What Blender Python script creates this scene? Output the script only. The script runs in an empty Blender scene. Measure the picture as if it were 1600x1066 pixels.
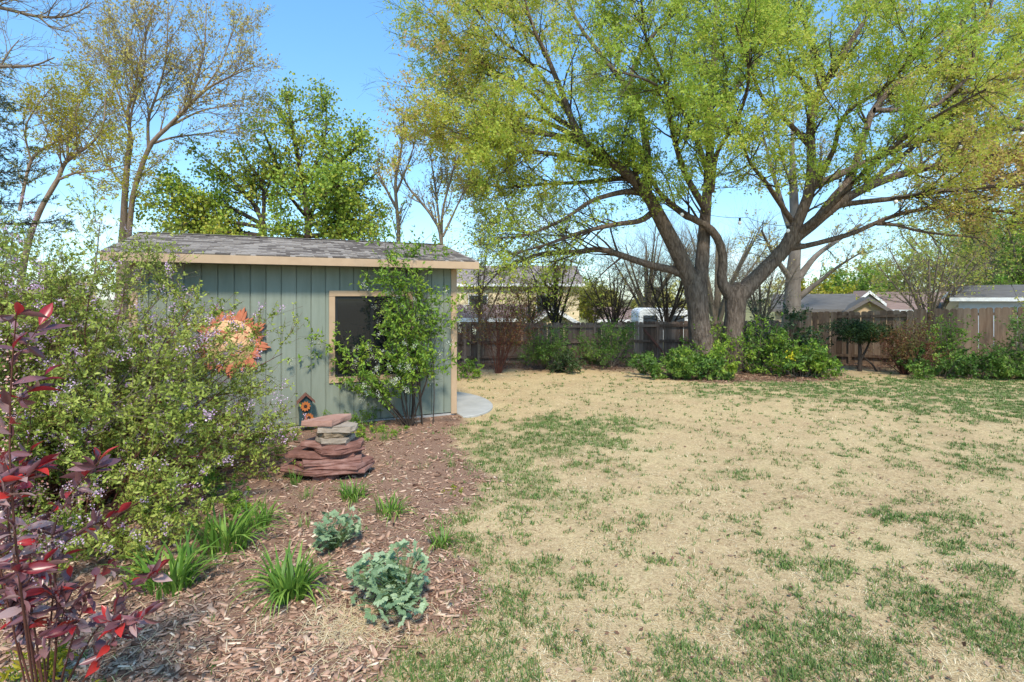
import bpy, math, random
import numpy as np
from mathutils import Matrix, Vector, Euler

SC = bpy.context.scene
COL = SC.collection
rng = np.random.default_rng(7)
random.seed(7)
R = math.radians

# ------------------------------------------------------------------ camera
CAM_H, F_PX, HZ = 2.2, 850.0, 466.0          # eye height, focal length and horizon row in the 1600 px photograph
cam_d = bpy.data.cameras.new('camera')
cam = bpy.data.objects.new('camera', cam_d); COL.objects.link(cam)
cam.location = (0, 0, CAM_H); cam.rotation_euler = (R(90), 0, 0)
cam_d.sensor_width = 36.0; cam_d.lens = 36.0 * F_PX / 1600
cam_d.shift_y = -(533 - HZ) / 1600
cam_d.clip_end = 2000; cam_d.clip_start = 0.05
SC.camera = cam

# ------------------------------------------------------------------ sky and sun
SUN = Vector((0.12, -0.75, 0.88)).normalized()      # direction towards the sun
sun_el = math.asin(SUN.z); sun_az = math.atan2(SUN.x, SUN.y)
world = bpy.data.worlds.new('World'); SC.world = world; world.use_nodes = True
wn, wl = world.node_tree.nodes, world.node_tree.links
wn.clear()
sky = wn.new('ShaderNodeTexSky'); sky.sky_type = 'NISHITA'; sky.sun_disc = False
sky.sun_elevation = sun_el; sky.sun_rotation = sun_az
sky.air_density = 1.0; sky.dust_density = 0.5; sky.ozone_density = 0.5; sky.altitude = 300
tc = wn.new('ShaderNodeTexCoord'); mp = wn.new('ShaderNodeMapping'); mp.inputs['Scale'].default_value = (1.4, 1.4, 4.5)
nz = wn.new('ShaderNodeTexNoise'); nz.inputs['Scale'].default_value = 2.2; nz.inputs['Detail'].default_value = 7; nz.inputs['Roughness'].default_value = 0.55
cr = wn.new('ShaderNodeValToRGB'); cr.color_ramp.elements[0].position = 0.55; cr.color_ramp.elements[1].position = 0.85
sx = wn.new('ShaderNodeSeparateXYZ')
hm = wn.new('ShaderNodeMapRange'); hm.inputs['From Min'].default_value = 0.05; hm.inputs['From Max'].default_value = 0.30
hm.inputs['To Min'].default_value = 0.92; hm.inputs['To Max'].default_value = 0.02
mul = wn.new('ShaderNodeMath'); mul.operation = 'MULTIPLY'
mix = wn.new('ShaderNodeMix'); mix.data_type = 'RGBA'; mix.inputs['B'].default_value = (4.6, 5.0, 5.4, 1)
bg = wn.new('ShaderNodeBackground'); bg.inputs['Strength'].default_value = 0.15
wo = wn.new('ShaderNodeOutputWorld')
wl.new(tc.outputs['Generated'], mp.inputs['Vector']); wl.new(mp.outputs['Vector'], nz.inputs['Vector'])
wl.new(nz.outputs['Fac'], cr.inputs['Fac']); wl.new(tc.outputs['Generated'], sx.inputs['Vector'])
wl.new(sx.outputs['Z'], hm.inputs['Value']); wl.new(cr.outputs['Color'], mul.inputs[0]); wl.new(hm.outputs['Result'], mul.inputs[1])
tint = wn.new('ShaderNodeMix'); tint.data_type = 'RGBA'; tint.blend_type = 'MULTIPLY'; tint.inputs['Factor'].default_value = 1.0; tint.inputs['B'].default_value = (0.74, 1.0, 1.12, 1)
tz = wn.new('ShaderNodeMapRange'); tz.inputs['From Min'].default_value = 0.0; tz.inputs['From Max'].default_value = 0.55
tr0 = wn.new('ShaderNodeValToRGB'); tr0.color_ramp.elements[0].color = (0.43, 0.52, 0.59, 1); tr0.color_ramp.elements[1].color = (0.53, 0.84, 0.95, 1)
wl.new(sx.outputs['Z'], tz.inputs['Value']); wl.new(tz.outputs['Result'], tr0.inputs['Fac']); wl.new(tr0.outputs['Color'], tint.inputs['B'])
wl.new(mul.outputs[0], mix.inputs['Factor']); wl.new(sky.outputs['Color'], tint.inputs['A']); wl.new(tint.outputs['Result'], mix.inputs['A'])
wl.new(mix.outputs['Result'], bg.inputs['Color']); wl.new(bg.outputs['Background'], wo.inputs['Surface'])
sun_d = bpy.data.lights.new('sun', 'SUN'); sun_d.energy = 2.1; sun_d.angle = R(8); sun_d.color = (1.0, 0.90, 0.75)
sun_o = bpy.data.objects.new('sun', sun_d); COL.objects.link(sun_o)
sun_o.rotation_euler = SUN.to_track_quat('Z', 'Y').to_euler(); sun_o.location = (-20, -25, 40)
SC.view_settings.view_transform = 'Standard'; SC.view_settings.look = 'None'
SC.view_settings.exposure = 1.27; SC.view_settings.gamma = 1.0; SC.view_settings.use_curve_mapping = False
SC.cycles.max_bounces = 6; SC.cycles.diffuse_bounces = 3; SC.cycles.transmission_bounces = 4; SC.cycles.transparent_max_bounces = 4

# ------------------------------------------------------------------ terrain and pixel helpers
def sstep(a, b, x):
    t = np.clip((np.asarray(x, float) - a) / (b - a), 0, 1); return t * t * (3 - 2 * t)
def vnoise(x, y, s=0.0):
    x = np.asarray(x, float); y = np.asarray(y, float)
    xi = np.floor(x); yi = np.floor(y); fx = x - xi; fy = y - yi
    fx = fx * fx * (3 - 2 * fx); fy = fy * fy * (3 - 2 * fy)
    def h(a, b):
        v = np.sin(a * 127.1 + b * 311.7 + s * 74.7) * 43758.5453; return v - np.floor(v)
    return (h(xi, yi) * (1 - fx) + h(xi + 1, yi) * fx) * (1 - fy) + (h(xi, yi + 1) * (1 - fx) + h(xi + 1, yi + 1) * fx) * fy
def fbm(x, y, s=0.0, o=3):
    v = 0; a = .5; t = 0
    for i in range(o):
        v = v + a * vnoise(np.asarray(x) * 2 ** i, np.asarray(y) * 2 ** i, s + i * 3.1); t += a; a *= .5
    return v / t
def gz(x, y):
    x = np.asarray(x, float); y = np.asarray(y, float)
    z = -0.17 * sstep(10.5, 18, y) - 1.35 * sstep(23, 42, y)
    near = 1 - sstep(22, 30, y)
    z = z + near * 0.035 * (fbm(x * .7 + 9, y * .7, 5) - .5)
    return z
def G(px, py):
    """pixel of a thing's foot -> point on the ground"""
    y = 5.0
    for _ in range(30):
        x = (px - 800) / F_PX * y
        y = (CAM_H - float(gz(x, y))) * F_PX / (py - HZ)
    x = (px - 800) / F_PX * y
    return Vector((x, y, float(gz(x, y))))
def P(px, py, y):
    """pixel at a known distance y -> point"""
    return np.array(((px - 800) / F_PX * y, y, CAM_H - (py - HZ) / F_PX * y))
def on_ground(px, y):
    x = (px - 800) / F_PX * y
    return Vector((x, y, float(gz(x, y))))

# ------------------------------------------------------------------ materials
MATS = {}
def _nodes(name):
    m = bpy.data.materials.new(name); m.use_nodes = True
    n, l = m.node_tree.nodes, m.node_tree.links
    n.clear(); out = n.new('ShaderNodeOutputMaterial')
    return m, n, l, out
def ramp(n, stops):
    r = n.new('ShaderNodeValToRGB'); e = r.color_ramp.elements
    while len(e) < len(stops): e.new(0.5)
    for i, (p, c) in enumerate(stops):
        e[i].position = p; e[i].color = (*c, 1)
    return r
def leaf_mat(name, stops, trans=0.35, rough=0.5, spec=0.3):
    m, n, l, out = _nodes(name)
    at = n.new('ShaderNodeAttribute'); at.attribute_name = 'v'
    r = ramp(n, stops)
    l.new(at.outputs['Fac'], r.inputs['Fac'])
    b = n.new('ShaderNodeBsdfPrincipled'); b.inputs['Roughness'].default_value = rough; b.inputs['Specular IOR Level'].default_value = spec
    t = n.new('ShaderNodeBsdfTranslucent'); mx = n.new('ShaderNodeMixShader'); mx.inputs['Fac'].default_value = trans
    l.new(r.outputs['Color'], b.inputs['Base Color']); l.new(r.outputs['Color'], t.inputs['Color'])
    l.new(b.outputs[0], mx.inputs[1]); l.new(t.outputs[0], mx.inputs[2]); l.new(mx.outputs[0], out.inputs['Surface'])
    MATS[name] = m; return m
def noise_mat(name, stops, scale=(8, 8, 8), detail=6, rough=0.8, bump=0.3, bscale=None, rnd=0.0, spec=0.3, dist=0.0, nrough=0.6, metallic=0.0, bdist=0.01, use_v=0.0):
    """noise between colours, optional per-object brightness shift (rnd) and fine bump"""
    m, n, l, out = _nodes(name)
    tcn = n.new('ShaderNodeTexCoord'); mpn = n.new('ShaderNodeMapping'); mpn.inputs['Scale'].default_value = scale
    oi = n.new('ShaderNodeObjectInfo')
    off = n.new('ShaderNodeVectorMath'); off.operation = 'SCALE'; off.inputs['Scale'].default_value = 37.0
    cmb = n.new('ShaderNodeCombineXYZ')
    for k in range(3): l.new(oi.outputs['Random'], cmb.inputs[k])
    l.new(cmb.outputs[0], off.inputs[0]); l.new(off.outputs[0], mpn.inputs['Location'])
    nn = n.new('ShaderNodeTexNoise'); nn.inputs['Scale'].default_value = 1.0; nn.inputs['Detail'].default_value = detail
    nn.inputs['Roughness'].default_value = nrough; nn.inputs['Distortion'].default_value = dist
    l.new(tcn.outputs['Object'], mpn.inputs['Vector']); l.new(mpn.outputs['Vector'], nn.inputs['Vector'])
    r = ramp(n, stops)
    src = nn.outputs['Fac']
    if rnd or use_v:
        ma = n.new('ShaderNodeMath'); ma.operation = 'MULTIPLY_ADD'
        if use_v:
            at = n.new('ShaderNodeAttribute'); at.attribute_name = 'v'; l.new(at.outputs['Fac'], ma.inputs[0]); k = use_v
        else:
            l.new(oi.outputs['Random'], ma.inputs[0]); k = rnd
        ma.inputs[1].default_value = k
        sb = n.new('ShaderNodeMath'); sb.operation = 'SUBTRACT'; sb.inputs[1].default_value = k / 2
        l.new(src, sb.inputs[0]); l.new(sb.outputs[0], ma.inputs[2]); src = ma.outputs[0]
    l.new(src, r.inputs['Fac'])
    b = n.new('ShaderNodeBsdfPrincipled'); b.inputs['Roughness'].default_value = rough
    b.inputs['Specular IOR Level'].default_value = spec; b.inputs['Metallic'].default_value = metallic
    l.new(r.outputs['Color'], b.inputs['Base Color'])
    if bump:
        src2 = nn.outputs['Fac']
        if bscale:
            mp2 = n.new('ShaderNodeMapping'); mp2.inputs['Scale'].default_value = bscale
            n2 = n.new('ShaderNodeTexNoise'); n2.inputs['Scale'].default_value = 1.0; n2.inputs['Detail'].default_value = 5; n2.inputs['Roughness'].default_value = .65
            l.new(tcn.outputs['Object'], mp2.inputs['Vector']); l.new(mp2.outputs['Vector'], n2.inputs['Vector']); src2 = n2.outputs['Fac']
        bp = n.new('ShaderNodeBump'); bp.inputs['Strength'].default_value = bump; bp.inputs['Distance'].default_value = bdist
        l.new(src2, bp.inputs['Height']); l.new(bp.outputs['Normal'], b.inputs['Normal'])
    l.new(b.outputs[0], out.inputs['Surface'])
    MATS[name] = m; return m
def plain(name, c, rough=0.6, spec=0.4, **k):
    d = tuple(max(0, x * .86) for x in c); e = tuple(min(1, x * 1.12) for x in c)
    return noise_mat(name, [(0.3, d), (0.7, e)], rough=rough, spec=spec, bump=k.pop('bump', 0.05), **k)

# ------------------------------------------------------------------ mesh building
def mesh(name, V, F, mat=None, parent=None, v=None, smooth=False, loc=None, kind=None):
    """F: (n,k) array or list of such arrays (or of index lists); v: per-face value for colour variation"""
    V = np.asarray(V, np.float32).reshape(-1, 3)
    me = bpy.data.meshes.new(name)
    if not isinstance(F, list): F = [F]
    if F and not isinstance(F[0], np.ndarray):
        me.from_pydata([tuple(map(float, p)) for p in V], [], [tuple(map(int, f)) for f in F]); nf = len(F)
    else:
        F = [np.asarray(f, np.int32) for f in F if len(f)]
        nf = sum(len(f) for f in F); nl = sum(f.size for f in F)
        me.vertices.add(len(V)); me.vertices.foreach_set('co', V.ravel())
        me.loops.add(nl); me.loops.foreach_set('vertex_index', np.concatenate([f.ravel() for f in F]))
        st = []; s0 = 0
        for f in F:
            st.append(s0 + np.arange(len(f)) * f.shape[1]); s0 += f.size
        me.polygons.add(nf); me.polygons.foreach_set('loop_start', np.concatenate(st).astype(np.int32))
    if v is not None:
        a = me.attributes.new('v', 'FLOAT', 'FACE'); a.data.foreach_set('value', np.asarray(v, np.float32))
    if smooth: me.polygons.foreach_set('use_smooth', np.ones(nf, bool))
    me.update(calc_edges=True); me.validate()
    if mat is not None: me.materials.append(MATS[mat] if isinstance(mat, str) else mat)
    return obj(name, me, parent, loc, kind)
def obj(name, me, parent=None, loc=None, kind=None, mtx=None):
    o = bpy.data.objects.new(name, me); COL.objects.link(o)
    if parent is not None: o.parent = parent
    if mtx is not None: o.matrix_local = mtx
    if loc is not None: o.location = loc
    if kind: o['kind'] = kind
    return o
def thing(name, label, cat, loc=(0, 0, 0), rz=0.0, group=None):
    o = bpy.data.objects.new(name, None); COL.objects.link(o)
    o.empty_display_size = 0.1
    o.location = loc; o.rotation_euler = (0, 0, rz)
    return tag(o, label, cat, group)
def tag(o, label, cat, group=None):
    o['label'] = label; o['category'] = cat
    if group: o['group'] = group
    return o
class MB:
    """collects pieces of one mesh"""
    def __init__(s): s.V = []; s.F = []; s.n = 0; s.val = []
    def add(s, V, F, val=0.5):
        s.V.append(np.asarray(V, float).reshape(-1, 3)); s.F += [[i + s.n for i in f] for f in F]
        s.val += [val] * len(F); s.n += len(s.V[-1]); return s
    def box(s, a, b, val=0.5):
        (x0, y0, z0), (x1, y1, z1) = a, b
        return s.add([(x0, y0, z0), (x1, y0, z0), (x1, y1, z0), (x0, y1, z0), (x0, y0, z1), (x1, y0, z1), (x1, y1, z1), (x0, y1, z1)],
                     [(0, 3, 2, 1), (4, 5, 6, 7), (0, 1, 5, 4), (1, 2, 6, 5), (2, 3, 7, 6), (3, 0, 4, 7)], val)
    def prism(s, pts, d, val=0.5):
        """polygon pts (3D, planar) extruded by vector d"""
        p = np.asarray(pts, float); n = len(p); d = np.asarray(d, float)
        F = [tuple(range(n))[::-1], tuple(range(n, 2 * n))] + [(i, (i + 1) % n, n + (i + 1) % n, n + i) for i in range(n)]
        return s.add(np.vstack([p, p + d]), F, val)
    def build(s, name, mat, parent=None, smooth=False, bevel=0, **k):
        o = mesh(name, np.vstack(s.V), s.F, mat, parent, smooth=smooth, **k)
        if s.val:
            a = o.data.attributes.get('v') or o.data.attributes.new('v', 'FLOAT', 'FACE')
            if len(a.data) == len(s.val): a.data.foreach_set('value', np.asarray(s.val, np.float32))
        if bevel:
            import bmesh
            bm = bmesh.new(); bm.from_mesh(o.data)
            bmesh.ops.recalc_face_normals(bm, faces=bm.faces)
            bmesh.ops.bevel(bm, geom=list(bm.edges), offset=bevel, segments=1, affect='EDGES', clamp_overlap=True)
            bm.to_mesh(o.data); bm.free()
        return o

# ------------------------------------------------------------------ plant building (all vectorised)
def unit(a): return a / (np.linalg.norm(a, axis=-1, keepdims=True) + 1e-9)
def randdir(n): return unit(rng.normal(size=(n, 3)))
def resample(pts, k):
    """polyline with columns x,y,z,r -> k points on a smooth curve"""
    p = np.asarray(pts, float); n = len(p)
    if n < 3:
        t = np.linspace(0, 1, k)[:, None]; return p[0] * (1 - t) + p[-1] * t
    q = np.vstack([2 * p[0] - p[1], p, 2 * p[-1] - p[-2]])
    seg = np.linalg.norm(np.diff(p[:, :3], axis=0), axis=1); cum = np.concatenate([[0], np.cumsum(seg)])
    s = np.linspace(0, cum[-1], k); i = np.clip(np.searchsorted(cum, s, 'right') - 1, 0, n - 2)
    t = ((s - cum[i]) / np.maximum(seg[i], 1e-6))[:, None]
    a, b, c, d = q[i], q[i + 1], q[i + 2], q[i + 3]
    out = .5 * ((2 * b) + (-a + c) * t + (2 * a - 5 * b + 4 * c - d) * t ** 2 + (-a + 3 * b - 3 * c + d) * t ** 3)
    out[:, 3] = np.maximum(out[:, 3], .002)
    return out
def tubes(pts, rad, sides=3):
    """pts (N,K,3), rad (N,K) -> V,F"""
    N, K, _ = pts.shape
    t = np.gradient(pts, axis=1); t = unit(t)
    mean = unit(pts[:, -1] - pts[:, 0])
    ref = np.where(np.abs(mean[:, 2:3]) > .75, np.array([[1., .2, 0]]), np.array([[0., .15, 1.]]))
    s = unit(np.cross(t, ref[:, None, :])); b = np.cross(t, s)
    a = np.arange(sides) / sides * 2 * np.pi
    V = pts[:, :, None, :] + rad[:, :, None, None] * (np.cos(a)[None, None, :, None] * s[:, :, None, :] + np.sin(a)[None, None, :, None] * b[:, :, None, :])
    base = (np.arange(N) * K * sides)[:, None, None] + (np.arange(K - 1) * sides)[None, :, None]
    j = np.arange(sides)[None, None, :]; j2 = (j + 1) % sides
    F = np.stack([base + j, base + j2, base + sides + j2, base + sides + j], -1).reshape(-1, 4)
    return V.reshape(-1, 3), F
def spawn(pts, rad, count, trange=(.3, 1), length=(1, 2), angle=(30, 60), K=5, wig=.15, trop=(0, 0, .1), ratio=.5, rtip=.004, rmax=1, lt=0.4, up=0.0):
    N, Kp, _ = pts.shape
    L0 = np.linalg.norm(np.diff(pts, axis=1), axis=2).sum(1)
    pr = L0 / L0.sum()
    idx = rng.choice(N, size=count, p=pr)
    t = rng.uniform(trange[0], trange[1], count)
    f = t * (Kp - 1); i = np.clip(f.astype(int), 0, Kp - 2); w = (f - i)[:, None]
    p = pts[idx, i] * (1 - w) + pts[idx, i + 1] * w
    r = rad[idx, i] * (1 - w[:, 0]) + rad[idx, i + 1] * w[:, 0]
    tan = unit(pts[idx, i + 1] - pts[idx, i])
    q = randdir(count); n1 = unit(q - (q * tan).sum(1, keepdims=True) * tan)
    if up: n1 = unit(n1 + np.array([0, 0, up]))
    a = np.radians(rng.uniform(angle[0], angle[1], count))[:, None]
    d = unit(np.cos(a) * tan + np.sin(a) * n1)
    L = rng.uniform(length[0], length[1], count) * (1 - lt * t)
    st = (L / (K - 1))[:, None]
    out = [p]
    trop = np.asarray(trop, float)
    for k in range(K - 1):
        d = unit(d + wig * rng.normal(size=(count, 3)) + trop * (1.0 / (K - 1)))
        out.append(out[-1] + d * st)
    pts2 = np.stack(out, 1)
    r0 = np.clip(r * ratio, rtip, rmax)[:, None]
    rad2 = r0 + (rtip - r0) * np.linspace(0, 1, K)[None, :] ** .8
    return pts2, rad2
def along(pts, count, trange=(0, 1)):
    N, K, _ = pts.shape
    idx = rng.integers(0, N, count); f = rng.uniform(trange[0], trange[1], count) * (K - 1)
    i = np.clip(f.astype(int), 0, K - 2); w = (f - i)[:, None]
    return pts[idx, i] * (1 - w) + pts[idx, i + 1] * w, unit(pts[idx, i + 1] - pts[idx, i]), idx
def leaves(p, tan, size, aspect=.5, spread=.8, droop=0.0, jit=0.02, detailed=False, fold=.18, face=None, tri=False):
    n = len(p)
    d = unit(tan * (1 - spread) + randdir(n) * spread + np.array([0, 0, -droop]))
    if isinstance(size, tuple): L = rng.uniform(size[0], size[1], n)[:, None]
    else: L = np.full((n, 1), size)
    q = randdir(n)
    if face is not None: q = unit(np.cross(d, unit(q + np.asarray(face, float))))
    s = unit(q - (q * d).sum(1, keepdims=True) * d); nm = np.cross(d, s)
    p = p + rng.normal(size=(n, 3)) * jit
    w = L * aspect * .5; c = L * fold
    if tri:
        V = np.stack([p + s * w * 1.15, p + d * L * .95 + nm * c, p - s * w * 1.15 + d * L * .22], 1)
        return V.reshape(-1, 3), np.arange(3 * n).reshape(n, 3)
    if not detailed:
        V = np.stack([p, p + d * L * .5 + s * w + nm * c * .6, p + d * L, p + d * L * .5 - s * w + nm * c * .6], 1)
        return V.reshape(-1, 3), np.arange(4 * n).reshape(n, 4)
    V = np.stack([p, p + d * L * .32 + s * w * .9 + nm * c * .5, p + d * L * .66 + s * w * .75 + nm * c * .45, p + d * L - nm * c * .4,
                  p + d * L * .66 - s * w * .75 + nm * c * .45, p + d * L * .32 - s * w * .9 + nm * c * .5], 1)
    b = (np.arange(n) * 6)[:, None]
    F = np.concatenate([b + np.array([[0, 1, 2, 3]]), b + np.array([[0, 3, 4, 5]])], 1).reshape(-1, 4)
    return V.reshape(-1, 3), F
def joinVF(parts):
    V = []; F = []; n = 0
    for v, f in parts:
        V.append(v); F.append(f + n); n += len(v)
    return np.vstack(V), np.vstack(F)
def clumpval(p, s=1.5, amp=.5):
    """colour value with clumps in space plus scatter per leaf"""
    c = vnoise(p[:, 0] * s, p[:, 2] * s + p[:, 1] * s * .7, 3.0)
    return np.clip(.5 + (c - .5) * amp + rng.normal(size=len(p)) * .2, 0, 1)
# ------------------------------------------------------------------ palette
noise_mat('shed_green', [(.2, (.160, .185, .146)), (.5, (.210, .238, .19)), (.8, (.25, .28, .23))], scale=(9, 9, 1.3), rough=.7, bump=.25, bscale=(160, 160, 7), rnd=.15, bdist=.003)
noise_mat('trim_tan', [(.25, (.40, .275, .17)), (.75, (.49, .345, .22))], scale=(5, 5, 5), rough=.65, bump=.12, bscale=(90, 90, 20), bdist=.002)
noise_mat('shingle', [(.18, (.105, .088, .078)), (.5, (.19, .162, .142)), (.82, (.30, .262, .23))], scale=(28, 28, 28), rough=.95, bump=.5, bscale=(300, 300, 300), rnd=.75, bdist=.003, spec=.1)
noise_mat('dark_frame', [(.3, (.012, .013, .014)), (.7, (.02, .021, .022))], rough=.4, bump=0)
noise_mat('concrete', [(.25, (.34, .33, .31)), (.75, (.47, .46, .43))], scale=(3, 3, 3), rough=.9, bump=.25, bscale=(60, 60, 60), bdist=.004)
noise_mat('fence_brown', [(.2, (.10, .066, .05)), (.5, (.19, .13, .10)), (.85, (.30, .22, .175))], scale=(14, 14, 1.3), rough=.9, bump=.4, bscale=(70, 70, 4), rnd=.55, bdist=.004, spec=.15)
noise_mat('fence_grey', [(.15, (.085, .052, .034)), (.5, (.18, .118, .080)), (.85, (.28, .20, .14))], scale=(12, 12, 1.2), rough=.9, bump=.4, bscale=(70, 70, 4), rnd=.55, bdist=.004, spec=.15)
noise_mat('stone_red', [(.25, (.12, .055, .042)), (.5, (.22, .108, .085)), (.75, (.35, .205, .17))], scale=(7, 7, 14), rough=.9, bump=.5, bscale=(34, 34, 60), rnd=.35, bdist=.012, spec=.15)
noise_mat('stone_pink', [(.2, (.28, .15, .115)), (.5, (.38, .215, .165)), (.8, (.44, .28, .23))], scale=(7, 7, 14), rough=.9, bump=.4, bscale=(40, 40, 60), bdist=.01, spec=.15)
noise_mat('stone_grey', [(.2, (.19, .15, .115)), (.5, (.31, .255, .20)), (.8, (.43, .365, .30))], scale=(8, 8, 14), rough=.9, bump=.5, bscale=(34, 34, 60), rnd=.3, bdist=.012, spec=.15)
noise_mat('stone_brown', [(.2, (.13, .095, .06)), (.5, (.24, .18, .12)), (.8, (.36, .28, .2))], scale=(14, 14, 20), rough=.95, bump=.8, bscale=(40, 40, 50), bdist=.02, spec=.1)
noise_mat('bark', [(.28, (.058, .043, .034)), (.5, (.165, .125, .098)), (.74, (.31, .245, .198))], scale=(20, 20, 4.2), rough=.95, bump=1.0, bscale=(34, 34, 6), bdist=.07, spec=.1, dist=.6)
noise_mat('bark_dark', [(.25, (.035, .027, .022)), (.55, (.075, .058, .047)), (.85, (.13, .105, .088))], scale=(12, 12, 4), rough=.95, bump=.5, bdist=.02, spec=.1)
noise_mat('bark_warm', [(.25, (.15, .11, .08)), (.55, (.26, .195, .145)), (.85, (.36, .28, .215))], scale=(10, 10, 3), rough=.95, bump=.5, bdist=.02, spec=.1)
noise_mat('bark_pale', [(.25, (.11, .09, .076)), (.55, (.19, .162, .138)), (.85, (.28, .245, .215))], scale=(4, 4, 1.2), rough=.95, bump=.5, bdist=.03, spec=.1)
noise_mat('stem_grey', [(.25, (.11, .085, .06)), (.75, (.24, .195, .145))], scale=(20, 20, 20), rough=.9, bump=0)
noise_mat('stem_red', [(.25, (.07, .025, .02)), (.75, (.15, .06, .04))], scale=(20, 20, 20), rough=.8, bump=0)
noise_mat('stem_green', [(.25, (.07, .12, .03)), (.75, (.13, .2, .06))], scale=(20, 20, 20), rough=.8, bump=0)
noise_mat('wall_yellow', [(.3, (.66, .53, .32)), (.7, (.74, .61, .39))], scale=(2, 2, 8), rough=.8, bump=.1)
noise_mat('wall_tan', [(.3, (.50, .36, .22)), (.7, (.58, .43, .27))], scale=(2, 2, 8), rough=.8, bump=.1)
noise_mat('wall_bluegrey', [(.3, (.40, .43, .48)), (.7, (.50, .53, .58))], scale=(2, 2, 8), rough=.8, bump=.1)
noise_mat('roof_far', [(.25, (.22, .18, .16)), (.75, (.33, .28, .255))], scale=(2, 2, 14), rough=.95, bump=.3, use_v=0, spec=.1)
noise_mat('roof_brown', [(.25, (.20, .135, .115)), (.75, (.31, .225, .195))], scale=(2, 2, 14), rough=.95, bump=.3, spec=.1)
noise_mat('roof_grey', [(.25, (.105, .098, .09)), (.75, (.165, .156, .146))], scale=(2, 2, 14), rough=.95, bump=.3, spec=.1)
plain('white_paint', (.78, .78, .77)); plain('grey_trim', (.16, .14, .13)); plain('far_glass', (.05, .06, .07), rough=.15)
plain('teal_dark', (.022, .055, .06), rough=.6); plain('roof_red', (.16, .065, .045), rough=.7)
plain('flower_orange', (.42, .13, .03), rough=.7); plain('flower_core', (.04, .018, .012), rough=.8)
noise_mat('terracotta', [(.25, (.42, .125, .062)), (.75, (.60, .215, .115))], scale=(14, 14, 14), rough=.85, bump=.3, bdist=.005)
noise_mat('clay_face', [(.25, (.66, .37, .18)), (.75, (.78, .48, .26))], scale=(9, 9, 9), rough=.8, bump=.2, bdist=.004)
plain('cable_black', (.012, .012, .012), rough=.5); plain('rust_metal', (.13, .055, .04), rough=.8)
def glass_mat():
    m, n, l, out = _nodes('pane_dark')
    b = n.new('ShaderNodeBsdfPrincipled'); b.inputs['Base Color'].default_value = (.008, .011, .014, 1); b.inputs['Roughness'].default_value = .06
    b.inputs['Specular IOR Level'].default_value = .45
    l.new(b.outputs[0], out.inputs['Surface']); MATS['pane_dark'] = m
    m, n, l, out = _nodes('bulb_glass')
    b = n.new('ShaderNodeBsdfPrincipled'); b.inputs['Base Color'].default_value = (.85, .86, .86, 1); b.inputs['Roughness'].default_value = .2
    l.new(b.outputs[0], out.inputs['Surface']); MATS['bulb_glass'] = m
glass_mat()

# ------------------------------------------------------------------ ground: masks
BED = [G(*p) for p in [(735, 652), (716, 668), (700, 684), (716, 704), (752, 726), (766, 756), (735, 782), (704, 806), (704, 850), (742, 878), (756, 915), (742, 950), (690, 985), (640, 1020), (590, 1066)]]
bed_poly = [(p.x, p.y) for p in BED] + [(-.9, 2.0), (-14, 1.0), (-14, 9), (-5.6, 8.4), (-1.0, 10.6), (-.75, 10.2)]
def in_poly(x, y, poly):
    x = np.asarray(x, float); y = np.asarray(y, float); c = np.zeros(x.shape, bool); dmin = np.full(x.shape, 1e9); n = len(poly)
    for i in range(n):
        x0, y0 = poly[i]; x1, y1 = poly[(i + 1) % n]
        cond = ((y0 > y) != (y1 > y)) & (x < (x1 - x0) * (y - y0) / (y1 - y0 + 1e-12) + x0)
        c ^= cond
        dx, dy = x1 - x0, y1 - y0; t = np.clip(((x - x0) * dx + (y - y0) * dy) / (dx * dx + dy * dy + 1e-12), 0, 1)
        dmin = np.minimum(dmin, np.hypot(x - x0 - t * dx, y - y0 - t * dy))
    return np.where(c, dmin, -dmin)
def bedmask(x, y):
    d = in_poly(x, y, bed_poly) + (fbm(np.asarray(x) * 3, np.asarray(y) * 3, 11) - .5) * .45
    return sstep(-.12, .14, d)
TREE = on_ground(1122, 17.6)
def soilmask(x, y):
    """leaf litter: strip along the back fence and the ring round the big tree"""
    x = np.asarray(x, float); y = np.asarray(y, float)
    n = (fbm(x * .9, y * .9, 21) - .5)
    s = sstep(17.0, 18.6, y + n * 2.5 - .05 * np.maximum(x, 0))
    d = np.hypot((x - TREE.x - .2) / 1.0, (y - TREE.y + .5) / .75)
    return np.maximum(s, 1 - sstep(2.4, 3.6, d + n * 2.0))
GREEN = [(830, 690, .95, 1.5, .8), (790, 720, .6, .9, .7), (880, 660, .7, 1.0, .5), (930, 700, .5, 1.0, .45), (740, 690, .5, .8, .5), (1450, 608, 5.0, 1.6, 1.3), (1560, 640, 2.6, 1.2, .8), (1350, 600, 2.4, .9, .8), (1580, 600, 3.0, 1.6, 1.0),
         (1580, 720, 1.3, 1.0, .45), (1290, 1050, .42, .28, .8), (1230, 1000, .5, .22, .45), (1570, 930, .35, .35, .75), (1580, 1010, .28, .35, .8), (1280, 890, .3, .22, .6), (1400, 930, .35, .2, .5), (1480, 870, .5, .3, .45),
         (1540, 960, .3, .2, .6), (710, 800, .22, .35, .85), (735, 860, .25, .35, .8), (770, 910, .25, .35, .85), (775, 960, .2, .25, .7), (700, 1010, .25, .3, .8), (620, 1050, .28, .18, .9), (800, 1040, .4, .22, .6), (830, 880, .3, .25, .5), (890, 900, .2, .2, .5),
         (850, 780, .5, .4, .5), (1150, 745, .2, .2, .6), (970, 660, .6, .6, .5), (1100, 1040, .5, .25, .4), (1010, 870, .25, .2, .35), (1340, 990, .3, .2, .5), (1150, 615, 1.2, .6, .3), (960, 820, .4, .25, .35), (1420, 800, .6, .4, .35)]
GW = [(G(a, b), c, d, e) for a, b, c, d, e in GREEN]
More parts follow.
